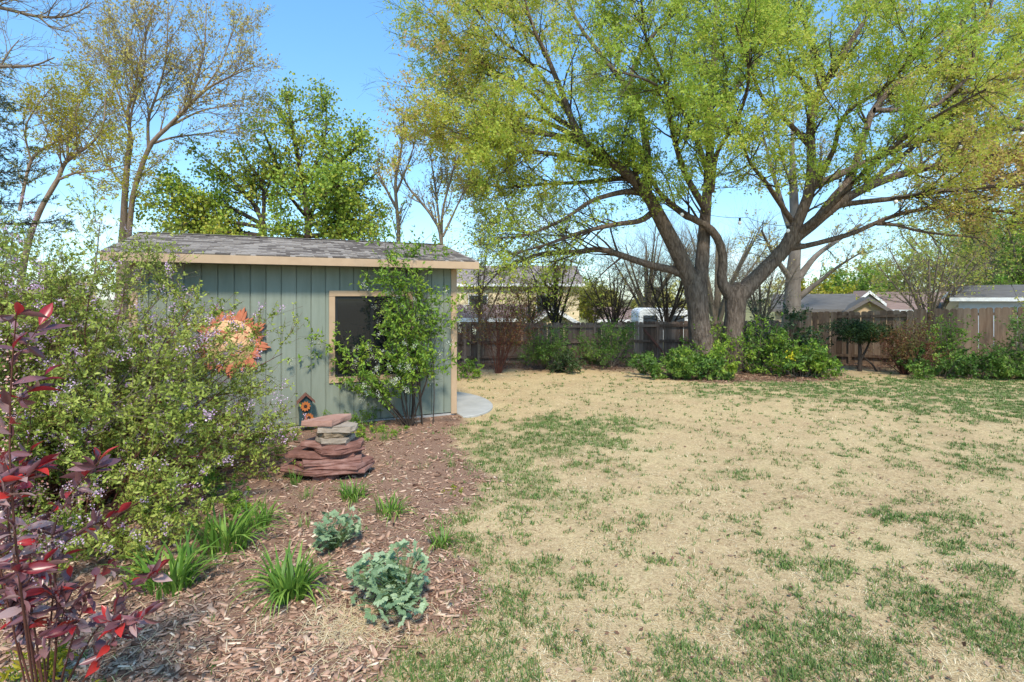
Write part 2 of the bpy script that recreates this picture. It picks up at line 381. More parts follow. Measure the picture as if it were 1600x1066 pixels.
def greenmask(x, y):
    x = np.asarray(x, float); y = np.asarray(y, float)
    v = np.full(x.shape, .10)
    for g, sx_, sy_, a in GW: v = v + a * np.exp(-((x - g.x) / sx_) ** 2 - ((y - g.y) / sy_) ** 2)
    n = fbm(x * 3.1, y * 3.1, 31, 4); n2 = fbm(x * 8, y * 8, 41, 3)
    m = np.clip(v, 0, 1) * 1.5 * sstep(.44, .70, n * .5 + n2 * .5 + .10 * np.clip(v, 0, 1)) + .012
    return np.minimum(m, .5 + .4 * sstep(7, 11, y)) * (.5 + .5 * sstep(3.6, 7.5, y)) * (1 - .8 * bedmask(x, y)) * (1 - .85 * soilmask(x, y))

def ground_material():
    m, n, l, out = _nodes('ground')
    def attr(a):
        t = n.new('ShaderNodeAttribute'); t.attribute_name = a; return t.outputs['Fac']
    g = n.new('ShaderNodeNewGeometry')
    def noise(scale, det=6, rgh=.65, sc=(1, 1, 1)):
        mp_ = n.new('ShaderNodeMapping'); mp_.inputs['Scale'].default_value = sc; t = n.new('ShaderNodeTexNoise')
        t.inputs['Scale'].default_value = scale; t.inputs['Detail'].default_value = det; t.inputs['Roughness'].default_value = rgh
        l.new(g.outputs['Position'], mp_.inputs['Vector']); l.new(mp_.outputs['Vector'], t.inputs['Vector']); return t.outputs['Fac']
    def mixc(f, a, b):
        x = n.new('ShaderNodeMix'); x.data_type = 'RGBA'
        l.new(f, x.inputs['Factor']); l.new(a, x.inputs['A']); l.new(b, x.inputs['B']); return x.outputs['Result']
    fine = noise(70, 8, .75); mid = noise(5, 5); big = noise(.8, 4)
    straw = ramp(n, [(.30, (.24, .15, .075)), (.45, (.54, .40, .215)), (.60, (.67, .525, .305)), (.78, (.76, .63, .41))]); l.new(fine, straw.inputs['Fac'])
    straw2 = ramp(n, [(.3, (.26, .155, .085)), (.55, (.49, .335, .195)), (.8, (.61, .455, .285))]); l.new(fine, straw2.inputs['Fac'])
    br = ramp(n, [(.44, (0, 0, 0)), (.64, (1, 1, 1))])
    bm_ = n.new('ShaderNodeMath'); bm_.operation = 'MULTIPLY_ADD'; bm_.inputs[1].default_value = .55; sc_ = n.new('ShaderNodeMath'); sc_.operation = 'MULTIPLY'; sc_.inputs[1].default_value = .45
    m2_ = noise(16, 6, .7); l.new(m2_, bm_.inputs[0]); l.new(big, sc_.inputs[0]); l.new(sc_.outputs[0], bm_.inputs[2]); l.new(bm_.outputs[0], br.inputs['Fac'])
    lawn = mixc(br.outputs['Color'], straw.outputs['Color'], straw2.outputs['Color'])
    spk = ramp(n, [(.32, (.50, .45, .39)), (.44, (.92, .91, .89)), (.58, (1.13, 1.13, 1.12))]); l.new(noise(21, 9, .8), spk.inputs['Fac'])
    sm = n.new('ShaderNodeMix'); sm.data_type = 'RGBA'; sm.blend_type = 'MULTIPLY'; sm.inputs['Factor'].default_value = 1.0; l.new(lawn, sm.inputs['A']); l.new(spk.outputs['Color'], sm.inputs['B']); lawn = sm.outputs['Result']
    far = ramp(n, [(.35, (.06, .10, .03)), (.65, (.14, .19, .06))]); l.new(mid, far.inputs['Fac'])
    gr = n.new('ShaderNodeMath'); gr.operation = 'MULTIPLY'; l.new(attr('green'), gr.inputs[0]); gr.inputs[1].default_value = .75
    lawn = mixc(gr.outputs[0], lawn, far.outputs['Color'])
    mul_ = ramp(n, [(.3, (.11, .060, .040)), (.5, (.27, .16, .110)), (.72, (.46, .31, .22))]); l.new(fine, mul_.inputs['Fac'])
    soil = ramp(n, [(.3, (.11, .065, .045)), (.5, (.21, .13, .09)), (.72, (.34, .23, .165))]); l.new(fine, soil.inputs['Fac'])
    c = mixc(attr('soil'), lawn, soil.outputs['Color']); c = mixc(attr('mulch'), c, mul_.outputs['Color'])
    b = n.new('ShaderNodeBsdfPrincipled'); b.inputs['Roughness'].default_value = .95; b.inputs['Specular IOR Level'].default_value = .1
    bp = n.new('ShaderNodeBump'); bp.inputs['Strength'].default_value = .8; bp.inputs['Distance'].default_value = .02
    l.new(fine, bp.inputs['Height']); l.new(bp.outputs['Normal'], b.inputs['Normal']); l.new(c, b.inputs['Base Color']); l.new(b.outputs[0], out.inputs['Surface'])
    MATS['ground'] = m
ground_material()
def build_ground():
    xs = np.concatenate([[-900, -400, -200, -100, -60, -40, -30, -24, -19, -16, -14], np.arange(-12, 20.01, .11), [21, 23, 26, 30, 36, 44, 60, 100, 200, 400, 900]])
    ys = np.concatenate([[-300, -100, -40, -15, -6, -2, 0, 1], np.arange(1.8, 9, .08), np.arange(9, 22.5, .14), np.arange(22.5, 46, 1.5), [48, 55, 65, 80, 120, 200, 400, 900, 1400]])
    X, Y = np.meshgrid(xs, ys); Z = gz(X, Y)
    bed = bedmask(X, Y)
    Z = Z + bed * (.02 + .03 * (fbm(X * 2.2, Y * 2.2, 51) - .4)) + (.012 * (fbm(X * 6, Y * 6, 61) - .5)) * (Y < 22)
    nx, ny = len(xs), len(ys); i = np.arange(ny - 1)[:, None] * nx + np.arange(nx - 1)[None, :]
    F = np.stack([i, i + 1, i + nx + 1, i + nx], -1).reshape(-1, 4)
    o = mesh('ground', np.stack([X, Y, Z], -1).reshape(-1, 3), F, 'ground', smooth=True, kind='structure')
    for nm, arr in (('mulch', bed), ('soil', soilmask(X, Y) * (Y < 24)), ('green', np.where(Y > 24, .9, greenmask(X, Y)))):
        a = o.data.attributes.new(nm, 'FLOAT', 'POINT'); a.data.foreach_set('value', np.asarray(arr, np.float32).ravel())
    return o
build_ground()
def gtop(x, y):
    return gz(x, y) + bedmask(x, y) * (.02 + .03 * (fbm(np.asarray(x) * 2.2, np.asarray(y) * 2.2, 51) - .4))

# ------------------------------------------------------------------ shed
SH_A = R(23.5); SH = Vector((-1.052, 10.163, 0)); SW, SD = 5.076, 4.09
U2 = np.array([math.cos(SH_A), math.sin(SH_A)]); V2 = np.array([-math.sin(SH_A), math.cos(SH_A)])
def shed_pt(x, y, z=0.0):
    q = U2 * x + V2 * y; return Vector((SH.x + q[0], SH.y + q[1], z))
def build_shed():
    s = thing('garden_shed', 'grey-green garden shed with tan trim and a brown shingle roof', 'shed', SH, SH_A)
    ZB, ZT = .07, 2.74; T = .016
    wx0, wx1, wz0, wz1 = -2.252, -.809, .75, 2.33          # outer edge of the window trim
    tr = .098
    b = MB(); b.box((-SW + .02, .0175, .0), (-.02, .10, ZB - .01)); b.build('foundation', 'concrete', s)
    # walls as solid panels behind the grooved boards
    w = MB(); ox0, ox1, oz0, oz1 = wx0 + tr, wx1 - tr, wz0 + tr, wz1 - tr
    for a, c in (((-SW, T + .002, ZB), (ox0, .1, ZT)), ((ox1, T + .002, ZB), (0, .1, ZT)), ((ox0, T + .002, ZB), (ox1, .1, oz0)), ((ox0, T + .002, oz1), (ox1, .1, ZT))): w.box(a, c)
    w.build('front_wall', 'shed_green', s)
    for nm, x0, x1 in (('side_wall', -.1, -.002), ('side_wall', -SW + .002, -SW + .1)):
        g = MB(); g.prism([(x0, .104, ZB), (x0, SD - .1, ZB), (x0, SD - .1, 2.86), (x0, SD / 2, 3.30), (x0, .104, 2.86)], (x1 - x0, 0, 0)); g.build(nm, 'shed_green', s)
    g = MB(); g.box((-SW, SD - .098, ZB), (0, SD, ZT)); g.build('back_wall', 'shed_green', s)
    # siding boards with open grooves
    n = 22; bw = SW / n; cache = {}
    def board(x, z0, z1, wd):
        key = (round(z0, 3), round(z1, 3), round(wd, 3))
        if key not in cache:
            q = MB(); e = .005; h = z1 - z0
            q.prism([(e, T, 0), (wd - e, T, 0), (wd - e - .004, 0, 0), (e + .004, 0, 0)], (0, 0, h)); o = q.build('siding_board', 'shed_green', s); cache[key] = o.data
            o.location = (x, 0, z0)
        else: obj('siding_board', cache[key], s, (x, 0, z0))
    for i in range(n):
        x0 = -SW + i * bw; x1 = x0 + bw
        if x1 <= wx0 + .02 or x0 >= wx1 - .02: board(x0, ZB + .01, ZT, bw)
        elif x0 >= wx0 - .02 and x1 <= wx1 + .02:
            board(x0, ZB + .01, wz0 + .02, bw); board(x0, wz1 - .02, ZT, bw)
        elif x0 < wx0:
            board(x0, ZB + .01, wz0 + .02, bw); board(x0, wz1 - .02, ZT, bw); board(x0, wz0 + .022, wz1 - .022, wx0 + .02 - x0)
        else:
            board(x0, ZB + .01, wz0 + .02, bw); board(x0, wz1 - .02, ZT, bw); board(wx1 - .02, wz0 + .022, wz1 - .022, x1 - wx1 + .02)
    for x0, x1 in ((-.092, .018), (-SW - .018, -SW + .092)):
        q = MB(); q.box((x0, -.018, .05), (x1, -.001, ZT)); q.build('corner_trim', 'trim_tan', s, bevel=.003)
        q = MB(); xx = (.0, .018) if x0 > -1 else (-SW - .018, -SW); q.box((xx[0], 0, .05), (xx[1], .09, ZT)); q.build('corner_trim', 'trim_tan', s)
    # window
    wd = MB(); wd.box((wx0, -.030, wz1 - tr), (wx1, -.002, wz1)); win = wd.build('window', 'trim_tan', s, bevel=.003); win['label'] = 'tan framed window with dark glass'
    for a, c in (((wx0, -.027, wz0), (wx1, -.002, wz0 + tr)), ((wx0, -.025, wz0 + tr + .001), (wx0 + tr, -.002, wz1 - tr - .001)), ((wx1 - tr, -.025, wz0 + tr + .001), (wx1, -.002, wz1 - tr - .001))):
        q = MB(); q.box(a, c); q.build('trim', 'trim_tan', win, bevel=.003)
    fr = MB(); f = .045
    fr.box((ox0, .0, oz0), (ox0 + f, .06, oz1)); fr.box((ox1 - f, .0, oz0), (ox1, .06, oz1)); fr.box((ox0 + f, .002, oz0), (ox1 - f, .06, oz0 + f)); fr.box((ox0 + f, .002, oz1 - f), (ox1 - f, .06, oz1))
    mid = (ox0 + ox1) / 2; fr.box((mid - .03, .006, oz0 + f), (mid + .03, .06, oz1 - f)); fr.build('frame', 'dark_frame', win)
    for a, c in ((ox0 + f, mid - .03), (mid + .03, ox1 - f)):
        q = MB(); q.box((a, .03, oz0 + f), (c, .036, oz1 - f)); q.build('pane', 'pane_dark', win)
    # roof
    ov, oe, D = .38, .285, 2.427; z0, z1 = 2.868, 3.398; xl, xr = -SW - oe, .32
    sl = math.atan2(z1 - z0, D); th = .03
    q = MB(); yr = -ov + D
    q.prism([(xl, -ov, z0 - th), (xl, yr, z1 - th), (xl, -ov + 2 * D, z0 - th), (xl, -ov + 2 * D, z0), (xl, yr, z1), (xl, -ov, z0)], (xr - xl, 0, 0)); roof = q.build('roof', 'shingle', s)
    q = MB(); q.box((xl, -ov - .02, 2.728), (xr, -ov + .004, z0 - .012)); q.build('fascia', 'trim_tan', s, bevel=.003)
    q = MB(); q.box((xl + .02, -ov + .006, 2.742), (xr - .02, -.004, 2.756)); q.build('soffit', 'shed_green', s)
    q = MB(); q.box((xl, -ov + 2 * D - .004, 2.728), (xr, -ov + 2 * D + .02, z0 - .012)); q.build('fascia', 'trim_tan', s)
    for x0, x1 in ((xr - .02, xr + .002), (xl - .002, xl + .02)):
        for sg in (0, 1):
            ya, yb = (-ov + .006, yr) if sg == 0 else (-ov + 2 * D - .006, yr)
            q = MB(); q.prism([(x0, ya, z0 - .15), (x0, yb, z1 - .15), (x0, yb, z1 - th - .004), (x0, ya, z0 - th - .004)], (x1 - x0, 0, 0)); q.build('rake_board', 'trim_tan', s)
    # shingle tabs, shared meshes, laid in courses up the front slope
    nc = 15; ex = D / math.cos(sl) / nc; per = 20; tw = (xr - xl) / per; variants = []
    for k in range(6):
        q = MB(); ww = tw * (.99 if k < 3 else .72); h = (.006, .009, .012, .010, .014, .007)[k]
        q.prism([(0, -.012, .002), (0, ex * 1.04, .001), (0, ex * 1.04, .003), (0, -.012, h)], (ww, 0, 0)); variants.append(q)
    datas = []
    rot = Euler((sl, 0, 0)).to_matrix().to_4x4()
    for c in range(nc):
        off = rng.uniform(0, 1)
        for j in range(per):
            k = rng.integers(0, 6); x = xl + (j + (off - .5) * .0) * tw + rng.uniform(0, .02); x = min(x, xr - tw)
            yy = -ov + c * ex * math.cos(sl); zz = z0 + c * ex * math.sin(sl) + .001
            M = Matrix.Translation((x + (.5 * tw if (c % 2 and j < per - 1) else 0), yy, zz)) @ rot
            if len(datas) <= k or datas[k] is None:
                while len(datas) <= k: datas.append(None)
                o = variants[k].build('shingle', 'shingle', roof); datas[k] = o.data; o.matrix_local = M
            else: obj('shingle', datas[k], roof, mtx=M)
    q = MB(); q.prism([(xl - .003, yr - .13, z1 - .022 + .018), (xl - .003, yr, z1 + .016), (xl - .003, yr + .13, z1 - .022 + .018), (xl - .003, yr, z1 + .004)], (xr - xl + .006, 0, 0)); q.build('ridge_cap', 'shingle', roof)
    return s
build_shed()
def build_pad():
    # rounded concrete pad at the shed's side door
    c = shed_pt(.06, 1.25); n = 40; pts = []
    for i in range(n + 1):
        a = -math.pi / 2 + math.pi * i / n
        pts.append(c + Vector((*(U2 * 1.02 * math.cos(a) + V2 * 1.5 * math.sin(a)), 0)))
    p0 = shed_pt(.03, -.25); p1 = shed_pt(.03, 2.75)
    ring = [(p.x, p.y) for p in pts]
    z0, z1 = -.15, .035; q = MB(); q.prism([(x, y, z0) for x, y in ring], (0, 0, z1 - z0)); o = q.build('concrete_pad', 'concrete', bevel=.012); o['kind'] = 'structure'
build_pad()

# ------------------------------------------------------------------ sun plaque on the shed wall
def build_plaque():
    cx = -3.74; s = thing('sun_face_plaque', 'terracotta sun face plaque with wavy rays on the green shed wall', 'wall plaque', shed_pt(cx, -.004, 1.50), SH_A)
    # face: shallow dome
    n, m = 28, 7; V = [(0, -.115, 0)]; F = []
    for j in range(1, m + 1):
        r = .40 * j / m
        for i in range(n):
            a = 2 * math.pi * i / n; V.append((r * math.cos(a), -.03 - .085 * (1 - (j / m) ** 2.2), r * math.sin(a)))
    for i in range(n): F.append((0, 1 + (i + 1) % n, 1 + i))
    for j in range(m - 1):
        for i in range(n): F.append((1 + j * n + i, 1 + j * n + (i + 1) % n, 1 + (j + 1) * n + (i + 1) % n, 1 + (j + 1) * n + i))
    V = np.array(V)
    # brow, nose and cheeks pressed into the dome
    for k, (ax, az, sg, am) in enumerate([(0, -.02, .055, .05), (-.15, .12, .07, .018), (.15, .12, .07, .018), (-.16, -.1, .09, .02), (.16, -.1, .09, .02), (0, -.17, .07, .012)]):
        V[:, 1] -= am * np.exp(-((V[:, 0] - ax) ** 2 + (V[:, 2] - az) ** 2) / sg ** 2)
    f = mesh('face', V, F, 'clay_face', s, smooth=True)
    for sx_ in (-1, 1):
        q = MB(); pts = [(sx_ * (.06 + .17 * t), -.125 + .03 * t, .075 + .035 * math.sin(math.pi * t)) for t in np.linspace(0, 1, 7)] + [(sx_ * (.06 + .17 * t), -.125 + .03 * t, .065 - .02 * math.sin(math.pi * t)) for t in np.linspace(1, 0, 7)]
        q.prism(pts, (0, .03, 0)); q.build('eye', 'terracotta', f)
        q = MB(); pts = [(sx_ * (.03 + .22 * t), -.125 + .04 * t, .15 + .05 * math.sin(math.pi * t)) for t in np.linspace(0, 1, 7)] + [(sx_ * (.03 + .22 * t), -.125 + .04 * t, .13 + .03 * math.sin(math.pi * t)) for t in np.linspace(1, 0, 7)]
        q.prism(pts, (0, .04, 0)); q.build('brow', 'terracotta', f)
    q = MB(); pts = [(.12 * t, -.115, -.19 - .02 * (1 - t * t)) for t in np.linspace(-1, 1, 9)] + [(.12 * t, -.115, -.175 + .008 * math.cos(4 * t)) for t in np.linspace(1, -1, 9)]
    q.prism(pts, (0, .03, 0)); q.build('mouth', 'terracotta', f)
    data = None
    for i in range(18):
        a = 2 * math.pi * i / 18; M = Matrix.Rotation(-a, 4, 'Y')
        sc = 1.0 if i % 2 else .86
        M = M @ Matrix.Diagonal((1, 1, sc, 1))
        if data is None:
            q = MB()
            for k, wv in enumerate((-.045, 0, .045)):      # a fluted petal-shaped ray
                L = [(wv - .026, .36), (wv - .026 + .0, .52 - abs(wv)), (wv, .60 - abs(wv) * 1.2), (wv + .026, .52 - abs(wv)), (wv + .026, .36)]
                q.prism([(x, -.055 + (.006 if k != 1 else 0), z) for x, z in L], (0, .045, 0))
            o = q.build('ray', 'terracotta', s, bevel=.006); data = o.data; o.matrix_local = M
        else: obj('ray', data, s, mtx=M)
build_plaque()

# ------------------------------------------------------------------ birdhouse by the shed wall
def build_birdhouse():
    s = thing('birdhouse', 'tall dark teal birdhouse with orange metal flowers leaning by the shed', 'birdhouse', shed_pt(-2.63, -.17, .10), SH_A); s.scale = (.8, .8, .84)
    w, d = .125, .07
    q = MB(); q.prism([(-w, -d, 0), (w, -d, 0), (w, -d, .48), (0, -d, .60), (-w, -d, .48)], (0, 2 * d, 0)); q.build('body', 'teal_dark', s, bevel=.004)
    for sg in (-1, 1):
        q = MB(); q.prism([(0, -d - .05, .605), (sg * .175, -d - .05, .445), (sg * .175, -d - .05, .475), (0, -d - .05, .645)], (0, 2 * d + .07, 0)); q.build('roof_board', 'roof_red', s)
    q = MB(); q.prism([(.035 * math.cos(a) + .03, -d - .004, .32 + .035 * math.sin(a)) for a in np.linspace(0, 2 * math.pi, 14)[:-1]], (0, .003, 0)); q.build('entry_hole', 'flower_core', s)
    for cx, cz, r in ((-.01, .40, .105), (.055, .17, .10)):
        f = MB(); f.prism([(cx + .035 * math.cos(a), -d - .055, cz + .035 * math.sin(a)) for a in np.linspace(0, 2 * math.pi, 12)[:-1]], (0, .03, 0)); fl = f.build('flower', 'flower_core', s)
        for i in range(11):
            a = 2 * math.pi * i / 11; c_, s_ = math.cos(a), math.sin(a); q = MB()
            pt = [(.028, -.018), (.065, -.026), (r, 0), (.065, .026), (.028, .018)]
            q.prism([(cx + u * c_ - v * s_, -d - .045 - .1 * u + .004 * (i % 2), cz + u * s_ + v * c_) for u, v in pt], (0, .006, 0)); q.build('petal', 'flower_orange', fl)
    q = MB(); q.prism([(-.075, -d - .012, .24), (-.062, -d - .012, .235), (.03, -d - .012, .50), (.02, -d - .012, .50)], (0, .006, 0)); q.build('flower_stem', 'fence_grey', s)
build_birdhouse()

# ------------------------------------------------------------------ stacked flagstones
def slab(label, cx, cy, z0, z1, wx, wy, mat, seed, rot=0.0, tilt=(0, 0), corners=7):
    r = np.random.default_rng(seed); n = corners
    ang = (np.arange(n) + r.uniform(-.3, .3, n)) / n * 2 * math.pi + .4
    rad = 1 / np.maximum(np.abs(np.cos(ang)) ** 5 + np.abs(np.sin(ang)) ** 5, .1) ** .2 * r.uniform(.88, 1.0, n)
    pts = np.stack([np.cos(ang) * rad * wx / 2, np.sin(ang) * rad * wy / 2], 1)
    fine = []
    for i in range(n):
        a, b = pts[i], pts[(i + 1) % n]
        for t in (0, .34, .67): fine.append(a * (1 - t) + b * t + r.normal(size=2) * .007)
    fine = np.array(fine); k = len(fine); h = z1 - z0; V = []
    for lev, ins in ((0, .010), (.3, .0), (.8, .002), (1, .006)):
        q = fine * (1 - ins / (wx / 2)) + r.normal(size=fine.shape) * .004
        V += [(x, y, h * lev + r.normal() * .003) for x, y in q]
    F = [tuple(range(k))[::-1], tuple(range(3 * k, 4 * k))]
    for lv in range(3): F += [(lv * k + i, lv * k + (i + 1) % k, (lv + 1) * k + (i + 1) % k, (lv + 1) * k + i) for i in range(k)]
    o = mesh('flagstone', V, F, mat); o.location = (cx, cy, z0); o.rotation_euler = (R(tilt[0]), R(tilt[1]), rot)
    tag(o, label, 'stone slab', 'flagstones piled in a stack')
def build_stones():
    Y = 6.72; px = lambda p: (p - 800) / F_PX * (Y - .3)
    g = float(gtop(px(500), Y))
    S = [('dark red stone under the left end of the flagstone pile', 447, .1, -.03, .085, .30, .34, 'stone_red', 1),
         ('small red wedge stone at the bottom front of the flagstone pile', 499, -.16, -.03, .082, .36, .26, 'stone_red', 2),
         ('red support stone low at the back of the flagstone pile', 525, .2, -.03, .085, .42, .34, 'stone_red', 3),
         ('widest thin red slab near the bottom of the flagstone pile', 500, 0, .088, .135, 1.10, .74, 'stone_red', 4),
         ('long red slab resting on the widest slab of the pile', 505, .02, .138, .198, 1.0, .62, 'stone_red', 5),
         ('thin reddish wedge slab midway up the flagstone pile', 508, -.02, .201, .243, .80, .60, 'stone_red', 31),
         ('broad red slab jutting out left in the flagstone pile', 488, .05, .246, .300, .95, .58, 'stone_red', 6),
         ('thin dark red slab below the mauve slab', 510, .03, .303, .345, .80, .54, 'stone_red', 33),
         ('mauve pink slab in the middle of the flagstone pile', 508, .05, .348, .415, .78, .54, 'stone_red', 7),
         ('rounded pale grey block upon the mauve slab', 509, .0, .418, .482, .47, .40, 'stone_grey', 8),
         ('rough brown crumbly stone between pale blocks', 508, .03, .485, .553, .44, .36, 'stone_brown', 9),
         ('cream flat stone just below the topmost slab', 509, .02, .556, .632, .58, .40, 'stone_grey', 10),
         ('topmost smooth salmon pink slab of the flagstone pile', 497, .0, .636, .705, .63, .42, 'stone_pink', 11)]
    rots = [.3, -.2, .1, .05, -.06, .2, .08, -.1, .04, 0, .15, -.1, .12]
    for i, (lb, p, dy, a, b, wx, wy, m, sd) in enumerate(S):
        slab(lb, px(p), Y + dy, g + a, g + b, wx, wy, m, sd + 20, rots[i], corners=(4, 5, 5, 6, 6, 5, 6, 5, 6, 6, 6, 5, 4)[i], tilt=((0, 0), (2, 3), (0, -2), (0, 0), (0, .5), (0, -1), (0, .6), (0, -.5), (0, .5), (0, 0), (0, -1), (.6, 1), (0, -1))[i])
build_stones()

# ------------------------------------------------------------------ fences
def picket_mesh(h, w, t, seed):
    r = np.random.default_rng(seed); q = MB(); e = w * .22
    q.prism([(-w / 2, 0, 0), (w / 2, 0, 0), (w / 2, 0, h - e), (w / 2 - e, 0, h), (-w / 2 + e, 0, h), (-w / 2, 0, h - e)], (0, t, 0)); return q
def fence(name, label, A, B, ztop0, ztop1, mat, segs, pw=.19, gap=.005):
    """segs: list of (t0,t1,side) side -1 = pickets on our side, +1 = pickets behind the rails"""
    A = Vector((A.x, A.y, 0)); B = Vector((B.x, B.y, 0)); d = (B - A); L = d.length; d.normalize(); nrm = Vector((d.y, -d.x, 0))   # nrm faces the camera
    rz = math.atan2(d.y, d.x)
    f = thing(name, label, 'fence', A, rz)
    hs = {}
    npk = int(L / (pw + gap)); r = np.random.default_rng(3)
    for i in range(npk):
        x = (i + .5) * L / npk; t = x / L; side = next((s for a, b, s in segs if a <= t < b), -1)
        w = A + d * x; zg = float(gz(w.x, w.y)); zt = ztop0 + (ztop1 - ztop0) * t + r.normal() * .012
        h = round((zt - zg) * 12) / 12; key = (h,)
        y = -.055 if side < 0 else .048
        M = Matrix.Translation((x, y + r.normal() * .003, zt - h)) @ Matrix.Rotation(r.normal() * .006, 4, 'Y')
        if key not in hs:
            o = picket_mesh(h, pw, .018, 1).build('picket', mat, f); hs[key] = o.data; o.matrix_local = M
        else: obj('picket', hs[key], f, mtx=M)
    npost = max(2, int(round(L / 2.4)) + 1)
    for i in range(npost):
        x = min(max(i * L / (npost - 1), .05), L - .05); w = A + d * x; zg = float(gz(w.x, w.y)); zt = ztop0 + (ztop1 - ztop0) * x / L
        q = MB(); q.box((x - .05, -.032, zg - .1), (x + .05, .045, zt - .06)); q.build('post', mat, f)
        if i < npost - 1:
            x2 = (i + 1) * L / (npost - 1)
            for fr in (.16, .52, .9):
                za = zg + (zt - zg) * fr; zb = float(gz((A + d * x2).x, (A + d * x2).y)); zt2 = ztop0 + (ztop1 - ztop0) * x2 / L; zb = zb + (zt2 - zb) * fr
                q = MB(); q.prism([(x + .052, -.036, za - .045), (x2 - .052, -.036, zb - .045), (x2 - .052, -.036, zb + .045), (x + .052, -.036, za + .045)], (0, .034, 0)); q.build('rail', mat, f)
    return f
FA = on_ground(1224, 20.6); FB = on_ground(1720, 16.4); FC = on_ground(700, 19.6)
fence('picket_fence', 'weathered grey-brown dog-eared picket fence behind the hedge and tree', FA, FB, 1.64, 2.0, 'fence_grey', [(0, .20, -1), (.20, .44, 1), (.44, 1, -1)], pw=.185)
fence('picket_fence', 'dark brown fence with rails facing the yard beyond the shed', Vector((FC.x - 6.5, FC.y - .5, 0)), Vector((FA.x - .12, FA.y, 0)), 1.24, 1.36, 'fence_brown', [(0, 1, 1)], pw=.15)
def brace():
    a = on_ground(1009, 20.1); q = MB()
    q.prism([(-.55, -.02, 1.22), (-.49, -.02, 1.25), (.52, -.02, .02), (.45, -.02, 0)], (0, .04, 0))
    o = q.build('fence_brace', 'rust_metal'); o.location = a + Vector((.45, 0, 0)); tag(o, 'rusty diagonal brace leaning on the dark brown fence', 'brace')
brace()

# ------------------------------------------------------------------ houses beyond the fence
def house(name, label, x0, x1, y0, y1, eave, ridge, wall, roof, axis='x', ov=.35, wins=(), fasc='white_paint', base=None, cat='house', rz=0):
    """gabled building; ridge along axis; z values absolute"""
    cx, cy = (x0 + x1) / 2, (y0 + y1) / 2; g = float(gz(cx, cy)) if base is None else base
    h = thing(name, label, cat, (cx, cy, g), rz); a, b = (x1 - x0) / 2, (y1 - y0) / 2; e, r = eave - g, ridge - g
    q = MB()
    if axis == 'x': q.prism([(-a, -b, -.2), (-a, b, -.2), (-a, b, e), (-a, 0, r - .06), (-a, -b, e)], (2 * a, 0, 0))
    else: q.prism([(-a, -b, -.2), (a, -b, -.2), (a, -b, e), (0, -b, r - .06), (-a, -b, e)], (0, 2 * b, 0))
    q.build('wall', wall, h)
    for sg in (-1, 1):
        q = MB()
        if axis == 'x':
            k = (r - e) / b; lo = e - k * ov
            q.prism([(-a - ov, sg * (b + ov), lo + .02), (-a - ov, 0, r + .02), (-a - ov, 0, r + .14), (-a - ov, sg * (b + ov), lo + .14)], (2 * (a + ov), 0, 0)); o = q.build('roof', roof, h)
            q = MB(); yy = sg * (b + ov); q.box((-a - ov, min(yy, yy + sg * .03), lo - .06), (a + ov, max(yy, yy + sg * .03), lo + .13)); q.build('fascia', fasc, o)
        else:
            k = (r - e) / a; lo = e - k * ov
            q.prism([(sg * (a + ov), -b - ov, lo + .02), (0, -b - ov, r + .02), (0, -b - ov, r + .14), (sg * (a + ov), -b - ov, lo + .14)], (0, 2 * (b + ov), 0)); o = q.build('roof', roof, h)
            q = MB(); q.prism([(sg * (a + ov), -b - ov - .03, lo - .1), (0, -b - ov - .03, r - .1), (0, -b - ov - .03, r + .15), (sg * (a + ov), -b - ov - .03, lo + .15)], (0, .028, 0)); q.build('rake_board', fasc, o)
            q = MB(); xx = sg * (a + ov); q.box((min(xx, xx + sg * .03), -b - ov, lo - .06), (max(xx, xx + sg * .03), b + ov, lo + .13)); q.build('fascia', fasc, o)
    for (wx, wz, ww, wh) in wins:
        q = MB(); q.box((wx - ww / 2 - .08, -b - .04, wz - .08), (wx + ww / 2 + .08, -b - .002, wz + wh + .08)); f = q.build('window', 'white_paint', h)
        q = MB(); q.box((wx - ww / 2, -b - .05, wz), (wx + ww / 2, -b - .0415, wz + wh)); q.build('pane', 'far_glass', f)
    return h
def XZ(px, py, y): p = P(px, py, y); return p[0], p[2]
